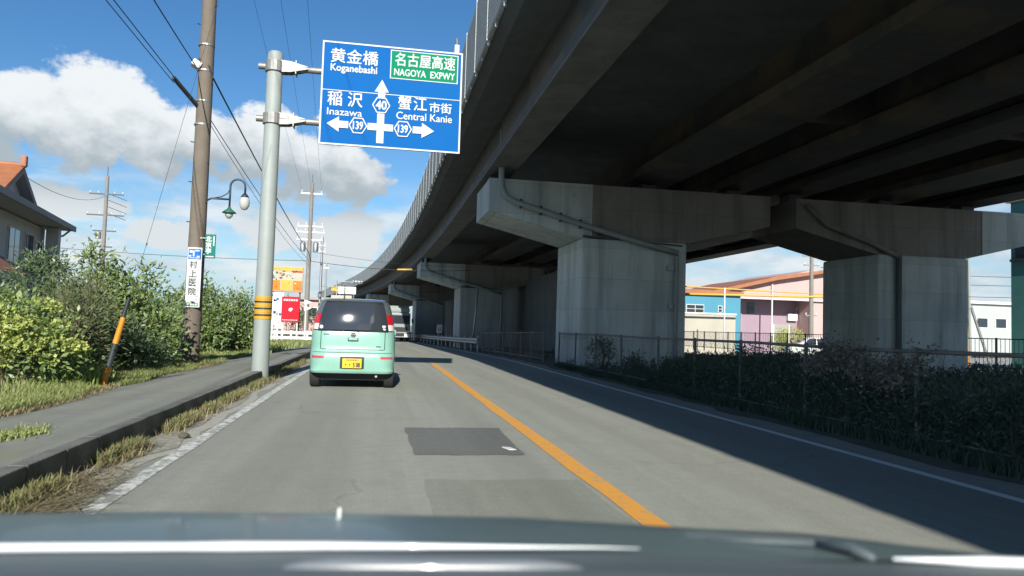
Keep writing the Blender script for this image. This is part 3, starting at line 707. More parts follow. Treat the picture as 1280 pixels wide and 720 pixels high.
wire('rightmost of three high thin wires above the blue sign', (-.6, -5, 9.6), (-3.64, 45, 8.95), .35, .0042)
wire('wire crossing the sky behind the hedge from the left to the far pole', (-26, 50, 5.6), (-4.2, 45, 4.75), .25, .016)
wire('wire crossing the road from the far pole to the viaduct', (-4.2, 45, 4.75), (5.6, 46, 4.7), .25, .018)
wire('upper thin wire crossing the road towards the second pier', (-4.2, 45, 5.3), (5.8, 50, 5.2), .2, .010)
wire('lower thin wire crossing the road under the viaduct', (-4.0, 52, 3.6), (5.0, 62, 4.0), .15, .012)
wire('faint wire from the house gable to the many-armed pole', (-13.6, 31, 6.4), (-20.6, 60, 10.2), .6, .012)
ysl = tag(MB().tube([(1.0, 45.55, 4.50), (1.9, 45.64, 4.55)], .055, 10).build('wire_cover', 'sleeve_yellow', None, True), 'short yellow cover on the wire crossing the road', 'wire cover')

# ------------------------------------------------------------------ small green car ahead
CAR_S = [ # z, half width, rear y, corner radius, front y
 (.275, .705, .05, .18, 3.36), (.31, .72, .025, .19, 3.38), (.36, .725, .015, .26, 3.39), (.50, .737, .0, .29, 3.40), (.60, .738, .012, .29, 3.39), (.655, .736, .04, .29, 3.37),
 (.70, .735, .058, .29, 3.33), (.85, .733, .066, .29, 3.25), (.98, .725, .080, .29, 3.05), (1.03, .718, .093, .29, 2.90), (1.16, .700, .117, .29, 2.62), (1.30, .672, .150, .29, 2.35),
 (1.42, .642, .186, .29, 2.12), (1.50, .618, .222, .30, 1.98), (1.545, .595, .27, .31, 1.88), (1.575, .56, .37, .31, 1.78), (1.595, .50, .58, .3, 1.66), (1.605, .40, .78, .3, 1.5)]
def car_i(z):
    zs = [s[0] for s in CAR_S]; return [float(np.interp(z, zs, [s[k] for s in CAR_S])) for k in range(1, 5)]
def car_rear(x, z, off=0.0):
    w, yr, r, yf = car_i(z); ax = min(abs(x), w-1e-4); d = max(0, ax-(w-r)); return yr + r - math.sqrt(max(0, r*r-d*d)) - off
def car_slice(z, w, yr, r, yf, n=7):
    pts = []
    for (cx_, cy_, a0) in ((w-r, yr+r, -90), (w-r, yf-r, 0), (-(w-r), yf-r, 90), (-(w-r), yr+r, 180)):
        for k in range(n): a = R(a0+90*k/(n-1)); pts.append((cx_+r*math.cos(a), cy_+r*math.sin(a), z))
    return pts
def make_car(name, label, loc, rotz, paint, roofm):
    t = thing(name, label, 'car', loc, rotz)
    # body up to the belt line, cabin above
    ZB = []
    for i in range(len(CAR_S)-1):
        ZB += list(np.linspace(CAR_S[i][0], CAR_S[i+1][0], 3)[:-1])
    ZB.append(CAR_S[-1][0])
    def loft(zlist, nm, m, captop=True, capbot=True):
        vs = []; fs = []; n = 28
        for z in zlist:
            w, yr, r, yf = car_i(z); vs += car_slice(z, w, yr, r, yf)
        for i in range(len(zlist)-1):
            for k in range(n): fs.append((i*n+k, i*n+(k+1) % n, (i+1)*n+(k+1) % n, (i+1)*n+k))
        if capbot: fs.append(tuple(range(n-1, -1, -1)))
        if captop: fs.append(tuple((len(zlist)-1)*n+k for k in range(n)))
        return MB().add(vs, fs).build(nm, m, t, 50)
    body = loft([z for z in ZB if z <= 1.5001], 'body', paint); loft([z for z in ZB if z >= 1.4999], 'roof', roofm)
    def drape(x0, x1, z0, z1, off, nm, m, parent=None, nx=12, nz=6, edge=None, bulge=.0):
        vs = []; fs = []
        for j in range(nz+1):
            z = z0+(z1-z0)*j/nz
            a, b = (x0, x1) if edge is None else edge(j/nz)
            for i in range(nx+1):
                x = a+(b-a)*i/nx; vs.append((x, car_rear(x, z, off)-bulge*(1-(2*i/nx-1)**2), z))
        for j in range(nz):
            for i in range(nx): q = j*(nx+1)+i; fs.append((q, q+1, q+nx+2, q+nx+1))
        return MB().add(vs, fs).build(nm, m, parent or t, True)
    # rear window with dark surround
    def ed(f):
        w = car_i(1.015+f*(1.515-1.015))[0]; return (-w+.075+.0*f, w-.075)
    drape(0, 0, 1.012, 1.54, .006, 'rear_window_surround', 'car_black', nx=24, nz=12, edge=lambda f: (lambda w: (-w+.035, w-.035))(car_i(1.012+f*.528)[0]), bulge=.012)
    drape(0, 0, 1.028, 1.495, .010, 'rear_window', 'car_glass', nx=24, nz=10, edge=lambda f: (lambda w: (-w+.09, w-.09))(car_i(1.028+f*.467)[0]), bulge=.045)
    # tailgate seam, drawn as a recessed dark joint
    for (x0, x1, z0, z1) in ((-.545, .545, .686, .698), (-.556, -.544, .698, 1.0), (.544, .556, .698, 1.0), (-.60, .60, 1.000, 1.012)):
        drape(x0, x1, z0, z1, .003, 'tailgate_seam', 'seam', nx=16, nz=2)
    drape(-.735, .735, .632, .640, .003, 'bumper_seam', 'seam', nx=24, nz=1)
    for s in (-1, 1):
        lo = MB()
        def lamp(zs, m, nm):
            vs = []; fs = []; n = 8
            for j, z in enumerate(zs):
                w = car_i(z)[0]
                for i in range(n+1):
                    x = s*(w-.108+.105*i/n); vs.append((x, car_rear(x, z, .014+.008*math.sin(math.pi*j/(len(zs)-1)+.2)), z))
            for j in range(len(zs)-1):
                for i in range(n): q = j*(n+1)+i; fs.append((q, q+1, q+n+2, q+n+1))
            return MB().add(vs, fs).build(nm, m, t, True)
        lamp(np.linspace(1.14, 1.30, 6), 'lamp_red', 'tail_lamp'); lamp(np.linspace(1.03, 1.135, 4), 'lamp_clear', 'reverse_lamp'); lamp(np.linspace(1.305, 1.535, 5), 'car_roof', 'pillar_lens')
        drape(s*.59-.105, s*.59+.105, .535, .572, .008, 'reflector', 'reflector_red', nx=6, nz=2)
        # corner of the bumper hanging in front of the wheel
        w, yr, r, yf = car_i(.3)
        for yy in (.52, 2.86):
            M_ = Matrix.Translation((s*.645, yy, .275)) @ Matrix.Rotation(R(90), 4, 'Y')
            wh = MB().lathe([(.17, -.08), (.255, -.085), (.275, -.065), (.278, 0), (.275, .065), (.255, .085), (.17, .08)], 26, M_).build('wheel', 'tyre', t, 40)
            MB().lathe([(0, -.05), (.06, -.05), (.15, -.03), (.172, -.07), (.172, .07), (.15, .03), (.06, .05), (0, .05)], 20, M_).build('rim', 'rim', wh, 40)
        # side glass, wheel arch, mirror
        for (ya, yb) in ((.62, 1.35), (1.42, 2.15)):
            vs = []; 
            for z in (1.04, 1.2, 1.36, 1.47):
                w = car_i(z)[0]; vs += [(s*(w+.004), max(ya, car_i(z)[1]+.3), z), (s*(w+.004), min(yb, car_i(z)[3]-.2), z)]
            MB().add(vs, [(0, 1, 3, 2), (2, 3, 5, 4), (4, 5, 7, 6)]).build('side_window', 'car_glass', t)
        MB().box((s*.745, 2.35, .98), (.10, .10, .13), bev=.035).build('door_mirror', paint, t)
    # windscreen
    vs = []
    for z in (.99, 1.15, 1.3, 1.48):
        w, yr, r, yf = car_i(z); vs += [(-w+.17, yf+.006, z), (w-.17, yf+.006, z)]
    MB().add(vs, [(0, 1, 3, 2), (2, 3, 5, 4), (4, 5, 7, 6)]).build('windscreen', 'car_glass', t)
    # underside
    MB().box((0, 1.7, .26), (1.30, 2.9, .12)).build('underbody', 'car_black', t); MB().box((0, .50, .28), (.9, .16, .14), bev=.04).build('rear_axle', 'car_black', t)
    MB().box((0, .42, .215), (1.20, .30, .15), bev=.03).build('lower_valance', 'car_black', t)
    MB().tube([(.42, .12, .225), (.42, .4, .225)], .022, 10).build('exhaust_pipe', 'rim', t)
    # plate in its recess, handle, emblem, badge, wiper
    drape(-.205, .205, .355, .565, .002, 'plate_recess', 'seam', nx=8, nz=3)
    pl = MB().box((0, -.018, .452), (.33, .012, .165), bev=.004).build('number_plate', 'plate_yellow', t)
    lettering('・・ 5 08', 'plate_ink', pl, .01, -.0265, .425, .25, .075, .06)
    for k in range(7): MB().box((-.085+k*.028, -.0265, .510), (.016, .003, .020)).build('print_mark', 'plate_ink', pl)
    MB().box((0, .040, .868), (.18, .012, .052), bev=.006).build('handle_recess', 'seam', t); MB().box((0, .035, .868), (.155, .014, .034), bev=.005).build('handle', 'car_green', t)
    em = MB(); Mx = Matrix.Translation((0, .048, .945)) @ Matrix.Rotation(R(90), 4, 'X')
    a = [Vector((.038*math.cos(g), 0, .032*math.sin(g))) for g in [k*math.pi/10 for k in range(21)]]
    em.tube([Vector((0, .050, .952))+q for q in a], .0065, 6); em.box((0, .046, .952), (.095, .012, .014)); em.build('emblem', 'arm_steel', t, 40)
    MB().box((.44, .048, .752), (.085, .006, .012)).build('badge', 'steel_dark', t); MB().box((-.46, .052, .955), (.10, .006, .008)).build('badge', 'steel_dark', t)
    wp = MB(); wp.tube([(.085, .070, 1.0), (.07, .085, 1.03), (.01, .085, 1.07), (-.04, .088, 1.083)], [.018, .012, .008, .007], 6); wp.tube([(-.30, .088, 1.095), (.10, .09, 1.07)], .008, 6); wp.build('rear_wiper', 'car_black', t)
    MB().lathe([(0, 0), (.032, .001), (.032, .006), (0, .007)], 14, Matrix.Translation((-.55, .10, 1.075)) @ Matrix.Rotation(R(90), 4, 'X')).build('sticker', 'sign_white', t)
    for zz in (1.055, 1.105): MB().lathe([(0, 0), (.034, .001), (.034, .006), (0, .007)], 14, Matrix.Translation((.525, .095, zz)) @ Matrix.Rotation(R(90), 4, 'X') @ Matrix.Scale(.6, 4, (0, 1, 0))).build('sticker', 'sign_white', t)
    MB().lathe([(.02, 0), (.012, .02), (.005, .25)], 6, Matrix.Translation((-.2, .55, 1.59))).build('aerial', 'car_black', t)
    MB().box((0, .335, 1.542), (.26, .02, .014)).build('brake_lamp', 'lamp_red', t)
    return t
make_car('small_car', 'mint green small hatchback driving ahead with a yellow number plate', (-.425, 13.2, 0), 0.0, 'car_green', 'car_roof')

# ------------------------------------------------------------------ oncoming lorry far ahead
lr = thing('lorry', 'oncoming lorry far ahead in the shade under the viaduct', 'lorry', (1.95, 72, gz(72)), R(5))
MB().box((0, 1.0, 1.75), (2.2, 2.0, 2.1), bev=.14).build('cab', 'lorry_shaded', lr)
MB().box((0, 4.6, 2.15), (2.35, 5.2, 2.7), bev=.05).build('cargo_box', 'lorry_shaded', lr)
MB().box((0, .2, 3.05), (2.0, .5, .42), bev=.1).build('wind_deflector', 'lorry_shaded', lr)
MB().box((0, -.01, 2.15), (1.95, .06, .82), bev=.03).build('windscreen', 'car_glass', lr)
MB().box((0, -.02, 1.2), (1.6, .06, .45), bev=.03).build('grille', 'car_black', lr)
MB().box((0, -.06, .62), (2.2, .22, .34), bev=.05).build('bumper', 'paint_white', lr)
MB().box((0, 3, .7), (1.0, 6.5, .3)).build('chassis', 'car_black', lr)
for s in (-1, 1):
    MB().box((s*.88, -.05, .98), (.3, .08, .2), bev=.03).build('headlight', 'lamp_clear', lr)
    MB().box((s*1.3, .05, 2.05), (.18, .1, .42), bev=.03).build('mirror', 'car_black', lr)
    for yy in (1.1, 5.6):
        M_ = Matrix.Translation((s*.95, yy, .42)) @ Matrix.Rotation(R(90), 4, 'Y')
        w_ = MB().lathe([(.2, -.12), (.40, -.13), (.42, 0), (.40, .13), (.2, .12)], 18, M_).build('wheel', 'tyre', lr, 40)
        MB().lathe([(0, -.1), (.2, -.1), (.2, .1), (0, .1)], 14, M_).build('rim', 'rim', w_)

# ------------------------------------------------------------------ guardrail, fences on the right
gr = thing('guardrail', 'galvanised corrugated guardrail at the road edge in the viaduct shade', 'guardrail', (0, 0, 0))
def gpt(y, off, z): return (cx(y)+off*math.cos(head(y)), y-off*math.sin(head(y))*0, gz(y)+z)
vs = []; fs = []; YS = [39.6+k*1.0 for k in range(42)]
secg = [(0, .42), (-.05, .46), (-.05, .54), (0, .58), (-.05, .62), (-.05, .70), (0, .74), (.01, .74), (.01, .42)]
for y in YS:
    for (o_, z_) in secg: vs.append(gpt(y, 5.35+o_, z_))
n = len(secg)
for i in range(len(YS)-1):
    for k in range(n): fs.append((i*n+k, (i+1)*n+k, (i+1)*n+(k+1) % n, i*n+(k+1) % n))
fs.append(tuple(range(n)))
MB().add(vs, fs).build('beam', 'galvanised', gr)
gme = None
for k in range(17):
    y = 40+k*2.5; p = gpt(y, 5.44, .35)
    if gme is None: gme = MB().tube([(0, 0, -.5), (0, 0, .5)], .06, 10).build('post', 'galvanised', gr, 40, loc=p).data
    else: link('post', gme, None, gr, loc=p)
rs = thing('marker_sign', 'small white marker plate on a short post by the guardrail', 'sign', gpt(57, 5.15, 0))
MB().tube([(0, 0, -.1), (0, 0, 1.2)], .025, 8).build('post', 'galvanised', rs); MB().box((0, -.03, 1.3), (.42, .02, .62)).build('plate', 'paint_white', rs)
for (x, z) in ((-.08, 1.38), (.08, 1.38), (-.08, 1.2), (.08, 1.2)): MB().box((x, -.043, z), (.08, .004, .12)).build('print_mark', 'text_dark', rs)
tag(MB().tube([(5.35, 42.5, gz(42)-.1), (5.6, 42.5, 3.35)], .055, 10).build('leaning_pipe', 'galvanised', None, True), 'pale pipe leaning against the second pier behind the guardrail end', 'pipe')
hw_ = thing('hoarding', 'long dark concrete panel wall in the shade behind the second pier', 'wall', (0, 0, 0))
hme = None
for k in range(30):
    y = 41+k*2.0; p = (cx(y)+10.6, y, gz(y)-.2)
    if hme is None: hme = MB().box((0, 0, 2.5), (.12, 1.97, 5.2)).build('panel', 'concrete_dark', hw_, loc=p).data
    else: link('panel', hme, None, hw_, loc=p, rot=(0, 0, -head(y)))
# picket fence, between the guardrail and the near pier
pf = thing('picket_fence', 'rusty-grey picket fence of thin uprights between the guardrail and the nearest pier', 'fence', (0, 0, 0))
for z in (1.02, .12): MB().tube([gpt(24.8+k*1.9, 5.62, z) for k in range(9)], .02, 8).build('rail', 'fence_rust', pf, True)
pkm = None; fpm = None
for k in range(58):
    y = 24.9+k*.26
    if k % 8 == 0:
        if fpm is None: fpm = MB().tube([(0, 0, 0), (0, 0, 1.08)], .032, 10).build('post', 'fence_rust', pf, 40, loc=gpt(y, 5.62, 0)).data
        else: link('post', fpm, None, pf, loc=gpt(y, 5.62, 0))
    else:
        if pkm is None: pkm = MB().box((0, 0, .56), (.016, .016, .92)).build('picket', 'fence_rust', pf, loc=gpt(y, 5.62, 0)).data
        else: link('picket', pkm, None, pf, loc=gpt(y, 5.62, 0))
# chain-link fence nearer to the camera
cf = thing('wire_fence', 'weathered wire mesh fence with pipe rails along the weedy verge', 'fence', (0, 0, 0))
MB().tube([(5.66, 3+k*2.5, 1.04+.012*math.sin(k*2.3)) for k in range(9)], .022, 8).build('top_rail', 'fence_rust', cf, True)
MB().tube([(5.66, 3+k*2.5, .14) for k in range(9)], .014, 8).build('bottom_rail', 'fence_grey', cf, True)
cpm = None
for k, y in enumerate((3.4, 5.2, 7.0, 9.1, 10.9, 12.6, 14.4, 16.7, 18.9, 20.9, 22.9)):
    if cpm is None: cpm = MB().tube([(0, 0, -.1), (0, 0, 1.08)], .026, 10).build('post', 'fence_grey', cf, 40, loc=(5.66, y, 0)).data
    else: link('post', cpm, None, cf, loc=(5.66, y, 0), rot=(random.uniform(-.02, .02), random.uniform(-.02, .02), 0))
mw = MB(); st_ = .11
for k in range(int(19.6/st_)+9):
    for d in (1, -1):
        ya = 3.2+k*st_-(.9 if d > 0 else 0); yb = ya+.9*1.0
        a = Vector((5.66, ya, .14 if d > 0 else 1.02)); b = Vector((5.66, yb, 1.02 if d > 0 else .14))
        lo, hi = 3.2, 22.9
        if a.y < lo: tt = (lo-a.y)/(b.y-a.y); a = a.lerp(b, tt)
        if b.y > hi: tt = (hi-a.y)/(b.y-a.y); b = a.lerp(b, max(0, tt))
        if b.y-a.y > .03: mw.tube([a, b], .0013, 3, caps=False)
tag(mw.build('wire_mesh', 'fence_grey', cf), kind='stuff')

# far railing along the other side, black uprights
ff = thing('railing', 'thin black railing in the sun beyond the piers', 'railing', (0, 0, 0))
FA, FB = Vector((22.8, 62, 0)), Vector((22.9, 22, 0))
for z in (1.32, .25): MB().tube([FA+Vector((0, 0, z)), FB+Vector((0, 0, z))], .022, 6).build('rail', 'steel_dark', ff)
FLn = (FB-FA).length; rm = None; rpm = None
for k in range(int(FLn/.2)):
    p = FA.lerp(FB, k*.2/FLn)
    if k % 9 == 0:
        if rpm is None: rpm = MB().box((0, 0, .68), (.06, .06, 1.36)).build('post', 'steel_dark', ff, loc=p).data
        else: link('post', rpm, None, ff, loc=p)
    else:
        if rm is None: rm = MB().box((0, 0, .785), (.014, .014, 1.06)).build('upright', 'steel_dark', ff, loc=p).data
        else: link('upright', rm, None, ff, loc=p)

# ------------------------------------------------------------------ buildings on the right, in the sun
bb = thing('blue_shed', 'bright blue flat-fronted building left of the pink warehouse', 'building', (27.8, 61, -.52))
MB().box((-1.2, 3, 1.74), (7.6, 6, 3.6)).build('wall', 'blue_wall', bb)
MB().prism([(-5.2, 3.56), (2.7, 3.56), (2.7, 3.78), (-5.2, 3.95)], -.25, 6.2).build('roof', 'roof_tile', bb)
for (x0, x1, z0, z1) in ((-.95, .2, 2.42, 2.94), (1.1, 1.38, 2.50, 2.92)):
    f = MB().box(((x0+x1)/2, -.03, (z0+z1)/2), (x1-x0, .06, z1-z0)).build('window', 'paint_white', bb)
    nP = 2 if x1-x0 > .6 else 1
    for i in range(nP):
        for j in range(2):
            w = (x1-x0-.04)/nP; h = (z1-z0-.04)/2
            MB().box((x0+.02+w*(i+.5), -.065, z0+.02+h*(j+.5)), (w-.04, .02, h-.04)).build('pane', 'glass_dark', f)
pw = thing('pink_warehouse', 'pink warehouse with a sloping orange-red roof and lower wall coloured mauve for shade', 'building', (34.8, 65.2, -.52))
MB().prism([(-2.0, 3.62), (7.6, 3.62), (7.6, 5.25), (4.5, 5.7), (-2.0, 3.95)], 0, 9).build('upper_wall', 'pink_wall', pw)
MB().box((2.8, 5.4, 1.75), (9.2, 7.2, 3.7)).build('lower_wall', 'mauve_shade', pw)
MB().box((6.0, 1.0, 1.75), (3.2, 1.7, 3.7)).build('bay', 'pink_wall', pw)
MB().prism([(-3.9, 3.52), (1.6, 4.85), (6.3, 5.66), (6.3, 5.86), (1.6, 5.10), (-3.9, 3.72)], -.55, 9.4).build('roof', 'roof_tile', pw)
MB().prism([(6.3, 5.60), (13.5, 4.3), (13.5, 4.5), (6.3, 5.86)], -.55, 9.4).build('roof', 'roof_tile', pw)
MB().box((3.0, -.02, 3.62), (9.2, .12, .10)).build('trim', 'paint_white', pw)
for (x, z, w, h) in ((.95, 3.0, .55, .75), (-.6, 3.1, .5, .6)):
    f = MB().box((x, 1.78, z), (w, .06, h)).build('window', 'blue_wall', pw); MB().box((x, 1.74, z), (w-.1, .03, h-.1)).build('pane', 'glass_dark', f)
MB().box((6.2, .13, 1.3), (.9, .06, 2.4)).build('shutter', 'paint_white', pw); MB().box((6.4, .13, 3.0), (.9, .05, .5)).build('window', 'glass_dark', pw)
MB().tube([(1.45, -.1, 4.6), (1.45, -.1, .0)], .05, 8).build('downpipe', 'paint_white', pw)
MB().box((.2, 1.72, 2.1), (.06, .06, 3.2)).build('downpipe', 'fascia', pw); MB().box((3.2, 1.75, 1.0), (1.1, .08, 2.0)).build('door', 'fascia', pw); MB().box((3.95, 1.68, 2.5), (.7, .3, .5), bev=.03).build('air_unit', 'paint_white', pw)
MB().box((4.8, 1.74, 2.9), (1.0, .06, .6)).build('window', 'paint_white', pw); MB().box((4.8, 1.70, 2.9), (.88, .03, .48)).build('pane', 'glass_dark', pw)
cw = thing('cream_wall', 'cream boundary wall in front of the blue building', 'wall', (25.5, 55.4, -.52))
MB().box((-.4, .1, 1.12), (4.6, .2, 2.3)).build('panel', 'cream_wall', cw); MB().box((-.4, .1, 2.30), (4.7, .28, .08)).build('coping', 'paint_white', cw)
pb_ = thing('pale_building', 'distant pale flat-roofed building right of the vine-covered pier', 'building', (66.5, 72, 0))
for o_ in (bb, pw, cw): o_.scale = (1.45, 1.45, 1.45)
MB().box((0, 4, 2.75), (13, 8, 5.6)).build('wall', 'pale_wall', pb_); MB().box((0, 3.9, 5.65), (13.6, 8.6, .3)).build('roof', 'paint_white', pb_)
for k in range(5):
    f = MB().box((-5+k*2.4, -.02, 3.4), (1.5, .06, 1.2)).build('window', 'paint_white', pb_); MB().box((-5+k*2.4, -.06, 3.4), (1.3, .03, 1.0)).build('pane', 'glass_dark', f)
MB().box((-2.0, -1.2, 1.2), (4, 2.2, 2.5)).build('annex', 'pale_wall', pb_)
tb = thing('teal_building', 'dark teal building at the right edge of the picture', 'building', (29.2, 22.6, 0))
MB().box((4, 3.7, 3.9), (8, 7.4, 7.9)).build('wall', 'teal_wall', tb)
f = MB().box((-.03, 6.3, 5.75), (.08, 1.6, 1.15)).build('window', 'steel_dark', tb); MB().box((-.08, 6.3, 5.75), (.03, 1.44, 1.0)).build('pane', 'glass_dark', f)
MB().box((-.06, 3.7, 5.05), (.14, 7.3, .12)).build('ledge', 'steel_dark', tb); MB().box((4, 3.7, 7.9), (8.3, 7.7, .2)).build('roof', 'fascia', tb)
# yellow wire covers, pole, parked car, hedge, small things
far_pole('concrete utility pole standing before the pink warehouse', (32.9, 52.2, -.35), 9.2, [(7.8, 1.5, 3), (7.1, 1.3, 3), (3.2, 1.0, 3)], .2)
tag(MB().tube([(18.8, 52.5, 4.75), (34.6, 52.2, 4.53), (45, 52, 4.6)], .05, 8).build('wire_cover', 'sleeve_yellow', None, True), 'upper yellow covered wire across the pink and blue buildings', 'wire cover', 'yellow wire covers')
tag(MB().tube([(18.8, 52.3, 4.06), (34.6, 52.0, 4.33), (45, 51.9, 4.4)], .08, 8).build('wire_cover', 'sleeve_yellow', None, True), 'lower, thicker yellow covered wire across the pink and blue buildings', 'wire cover', 'yellow wire covers')
wm = None
for (x, lab) in ((15.9, 'thin white post left of the pink warehouse'), (18.55, 'short white post before the shade-mauve wall, left one'), (19.4, 'short white post before the shade-mauve wall, right one')):
    b = MB().tube([(0, 0, 0), (0, 0, 4.9 if x < 16.5 else 2.4)], .05, 8).build('post', 'paint_white', None, True, loc=((x+.95)*1.45, 49.6, -.35)); tag(b, lab, 'post')
CAR2 = make_car('parked_car', 'white parked car behind the railing left of the vine-covered pier', (32.6, 49.0, -.40), R(78), 'truck_white', 'truck_white')
og = thing('diagonal_strut', 'pale pole strut slanting beside the right-hand pier', 'strut', (27.0, 30, 0)); MB().tube([(0, 0, 2.9), (1.1, 0, 0)], .06, 8).build('strut', 'galvanised', og); MB().tube([(0, 0, 0), (-.1, 0, 5.6)], .06, 8).build('post', 'pole_paint', og)
ob = thing('orange_box', 'orange vending-machine-like box right of the vine-covered pier', 'box', (26.9, 30.5, 0)); MB().box((0, 0, .95), (.5, .5, 1.9), bev=.03).build('cabinet', 'sign_orange', ob); MB().box((0, -.26, 1.2), (.4, .02, .9)).build('front_panel', 'sign_cream', ob)
for z, y in ((3.3, 29), (4.4, 31), (3.9, 30)): tag(MB().tube([(20, y, z), (26, y, z-.1), (34, y, z+.05)], .012, 5).build('overhead_wire', 'wire_black'), {3.3: 'lowest', 4.4: 'highest', 3.9: 'middle'}[z]+' dark wire in the gap beside the teal building', 'wire', 'wires by the teal building')

# ------------------------------------------------------------------ house on the left
hs = thing('house', 'two-storey grey house with orange tiled gable roof behind the hedge', 'house', (-14.35, 38, 0), math.atan2(.985, .17)-math.pi/2-R(0))
# local frame: +y runs away from the camera along the eave, origin under the far eave tip; -x is into the plot
H0 = math.atan2(.17, .985)
hs.rotation_euler = (0, 0, H0)
EZ = 5.09
MB().box((-6.0, -8.2, 2.4), (10.0, 14.6, 5.2)).build('wall', 'house_wall', hs)
MB().prism([(-12.2, EZ-.02), (.0, EZ-.02), (.0, EZ+.16), (-12.2, EZ+.16)], -17.0, .0).build('eave', 'soffit', hs)
MB().box((.03, -8.5, EZ+.08), (.07, 17.1, .24)).build('gutter', 'fascia', hs)
gab = MB(); gab.prism([(-9.6, EZ+.165), (-5.4, EZ+.165), (-7.5, EZ+1.40)], -6.0, -.75, 'yz'); gab.build('gable', 'soffit', hs)
for sgn, nm in ((-1, 'near'), (1, 'far')):
    a = MB(); y0 = -7.5+sgn*2.5; pl = [(-7.5, EZ+1.45), (y0, EZ+.12), (y0, EZ+.26), (-7.5, EZ+1.60)]
    a.prism(pl, -11.5, -.35, 'yz'); a.build('roof', 'roof_tile', hs)
    v = MB(); v.prism([(-7.5, EZ+1.34), (y0, EZ+.01), (y0, EZ+.11), (-7.5, EZ+1.44)], -.75, -.34, 'yz'); v.build('bargeboard', 'fascia', hs)
MB().tube([(-11.5, -7.5, EZ+1.62), (-.3, -7.5, EZ+1.62)], .10, 8).build('ridge', 'roof_tile', hs)
MB().box((-.36, -7.5, EZ+1.78), (.2, .26, .42), bev=.05).build('ridge_end_tile', 'roof_tile', hs)
for (y0, y1, z0, z1) in ((-4.2, -3.1, 3.1, 4.5), (-6.6, -5.2, 3.0, 4.5), (-9.6, -8.3, 2.9, 4.6), (-2.3, -1.5, 3.2, 4.3)):
    f = MB().box((-.98, (y0+y1)/2, (z0+z1)/2), (.1, y1-y0, z1-z0)).build('window', 'paint_white', hs)
    for k in range(2): MB().box((-.92, y0+(y1-y0)*(.25+.5*k), (z0+z1)/2), (.03, (y1-y0)/2-.08, z1-z0-.12)).build('pane', 'glass_dark', f)
MB().box((-.55, -1.4, 2.4), (.5, .5, 5.2)).build('corner_column', 'house_wall', hs)
for k in range(9): MB().box((-.965, -10.2-.6*k, 3.4), (.05, .06, 2.6)).build('batten', 'fascia', hs)
MB().tube([(.02, -.9, EZ-.05), (-.25, -1.0, EZ-.35), (-.8, -1.1, EZ-.5)], .05, 6).build('downpipe', 'galvanised', hs)
pr = MB().add([(-3.0, -17.2, 2.35), (1.1, -17.2, 2.35), (1.1, -11.0, 2.35), (-3.0, -11.0, 2.35), (-2.6, -14.1, 3.75), (-.6, -14.1, 3.75)], [(0, 1, 5, 4), (1, 2, 5), (2, 3, 4, 5), (3, 0, 4), (3, 2, 1, 0)]); pr.build('porch_roof', 'roof_tile', hs)
MB().box((-.9, -14.1, 2.25), (3.9, 6.0, .18)).build('porch_eave', 'paint_white', hs); MB().box((-1.3, -14.1, 1.1), (2.6, 4.6, 2.2)).build('porch_wall', 'house_wall', hs)

# ------------------------------------------------------------------ signboards, fence and distant things ahead left
GZ = gz(45)
bbd = thing('billboard', 'yellow and orange roadside billboard with pictures, behind the sign pole', 'billboard', (-5.45, 45.4, GZ))
MB().box((0, 0, 3.9), (1.85, .16, 1.44)).build('board', 'sign_cream', bbd)
def bp(x0, x1, z0, z1, m): MB().box(((x0+x1)/2, -.09, (z0+z1)/2), (x1-x0, .02, z1-z0)).build('printed_panel', m, bbd)
bp(-.90, -.25, 4.40, 4.60, 'sign_yellow'); bp(-.22, .25, 4.34, 4.60, 'sign_yellow'); bp(.28, .90, 4.42, 4.60, 'sign_yellow'); bp(.28, .9, 4.30, 4.38, 'sign_red')
bp(-.90, -.35, 3.22, 3.80, 'sign_orange'); bp(-.32, .35, 3.22, 3.82, 'sign_yellow'); bp(.38, .90, 3.22, 3.80, 'sign_orange')
for k in range(22):
    x = random.uniform(-.85, .75); z = random.uniform(3.85, 4.35); MB().box((x, -.092, z), (random.uniform(.05, .16), .016, random.uniform(.04, .13))).build('printed_panel', random.choice(['text_dark', 'sign_teal', 'paint_white', 'sign_orange', 'paint_white']), bbd)
for k in range(10):
    x = random.uniform(-.8, .8); z = random.uniform(3.35, 3.7); MB().box((x, -.105, z), (random.uniform(.05, .14), .012, random.uniform(.03, .1))).build('printed_panel', random.choice(['sign_yellow', 'sign_red', 'paint_white', 'sign_orange']), bbd)
MB().box((0, -.02, 3.15), (1.9, .2, .05)).build('frame', 'sign_orange', bbd)
for x in (-.75, .78): MB().tube([(x, .1, -.3), (x, .1, 4.6)], .05, 8).build('leg', 'galvanised', bbd)
rsn = thing('red_signboard', 'red square signboard with a white mark, beside the white fence', 'signboard', (-5.02, 44.2, GZ))
MB().box((0, 0, 2.08), (.98, .12, 1.46)).build('board', 'sign_red', rsn)
for k in range(6): MB().box((-.34+k*.135, -.063, 2.62), (.10, .008, .11)).build('print_mark', 'sign_white', rsn)
for k in range(9): MB().box((-.38+k*.095, -.063, 1.47), (.06, .008, .05)).build('print_mark', 'sign_white', rsn)
MB().lathe([(0, 0), (.10, .002), (.10, .008), (0, .01)], 12, Matrix.Translation((0, -.062, 2.06)) @ Matrix.Rotation(R(90), 4, 'X')).build('emblem', 'sign_white', rsn)
MB().box((.08, -.068, 2.13), (.14, .008, .06), rot=Euler((0, .6, 0))).build('emblem', 'sign_white', rsn)
for x in (-.4, .4): MB().box((x, .05, .75), (.07, .07, 1.9)).build('leg', 'paint_white', rsn)
lb = thing('menu_board', 'white board with coloured pictures between the sign pole and the red signboard', 'signboard', (-5.95, 44.9, GZ))
MB().box((0, 0, 2.0), (.95, .1, 2.1)).build('board', 'paint_white', lb)
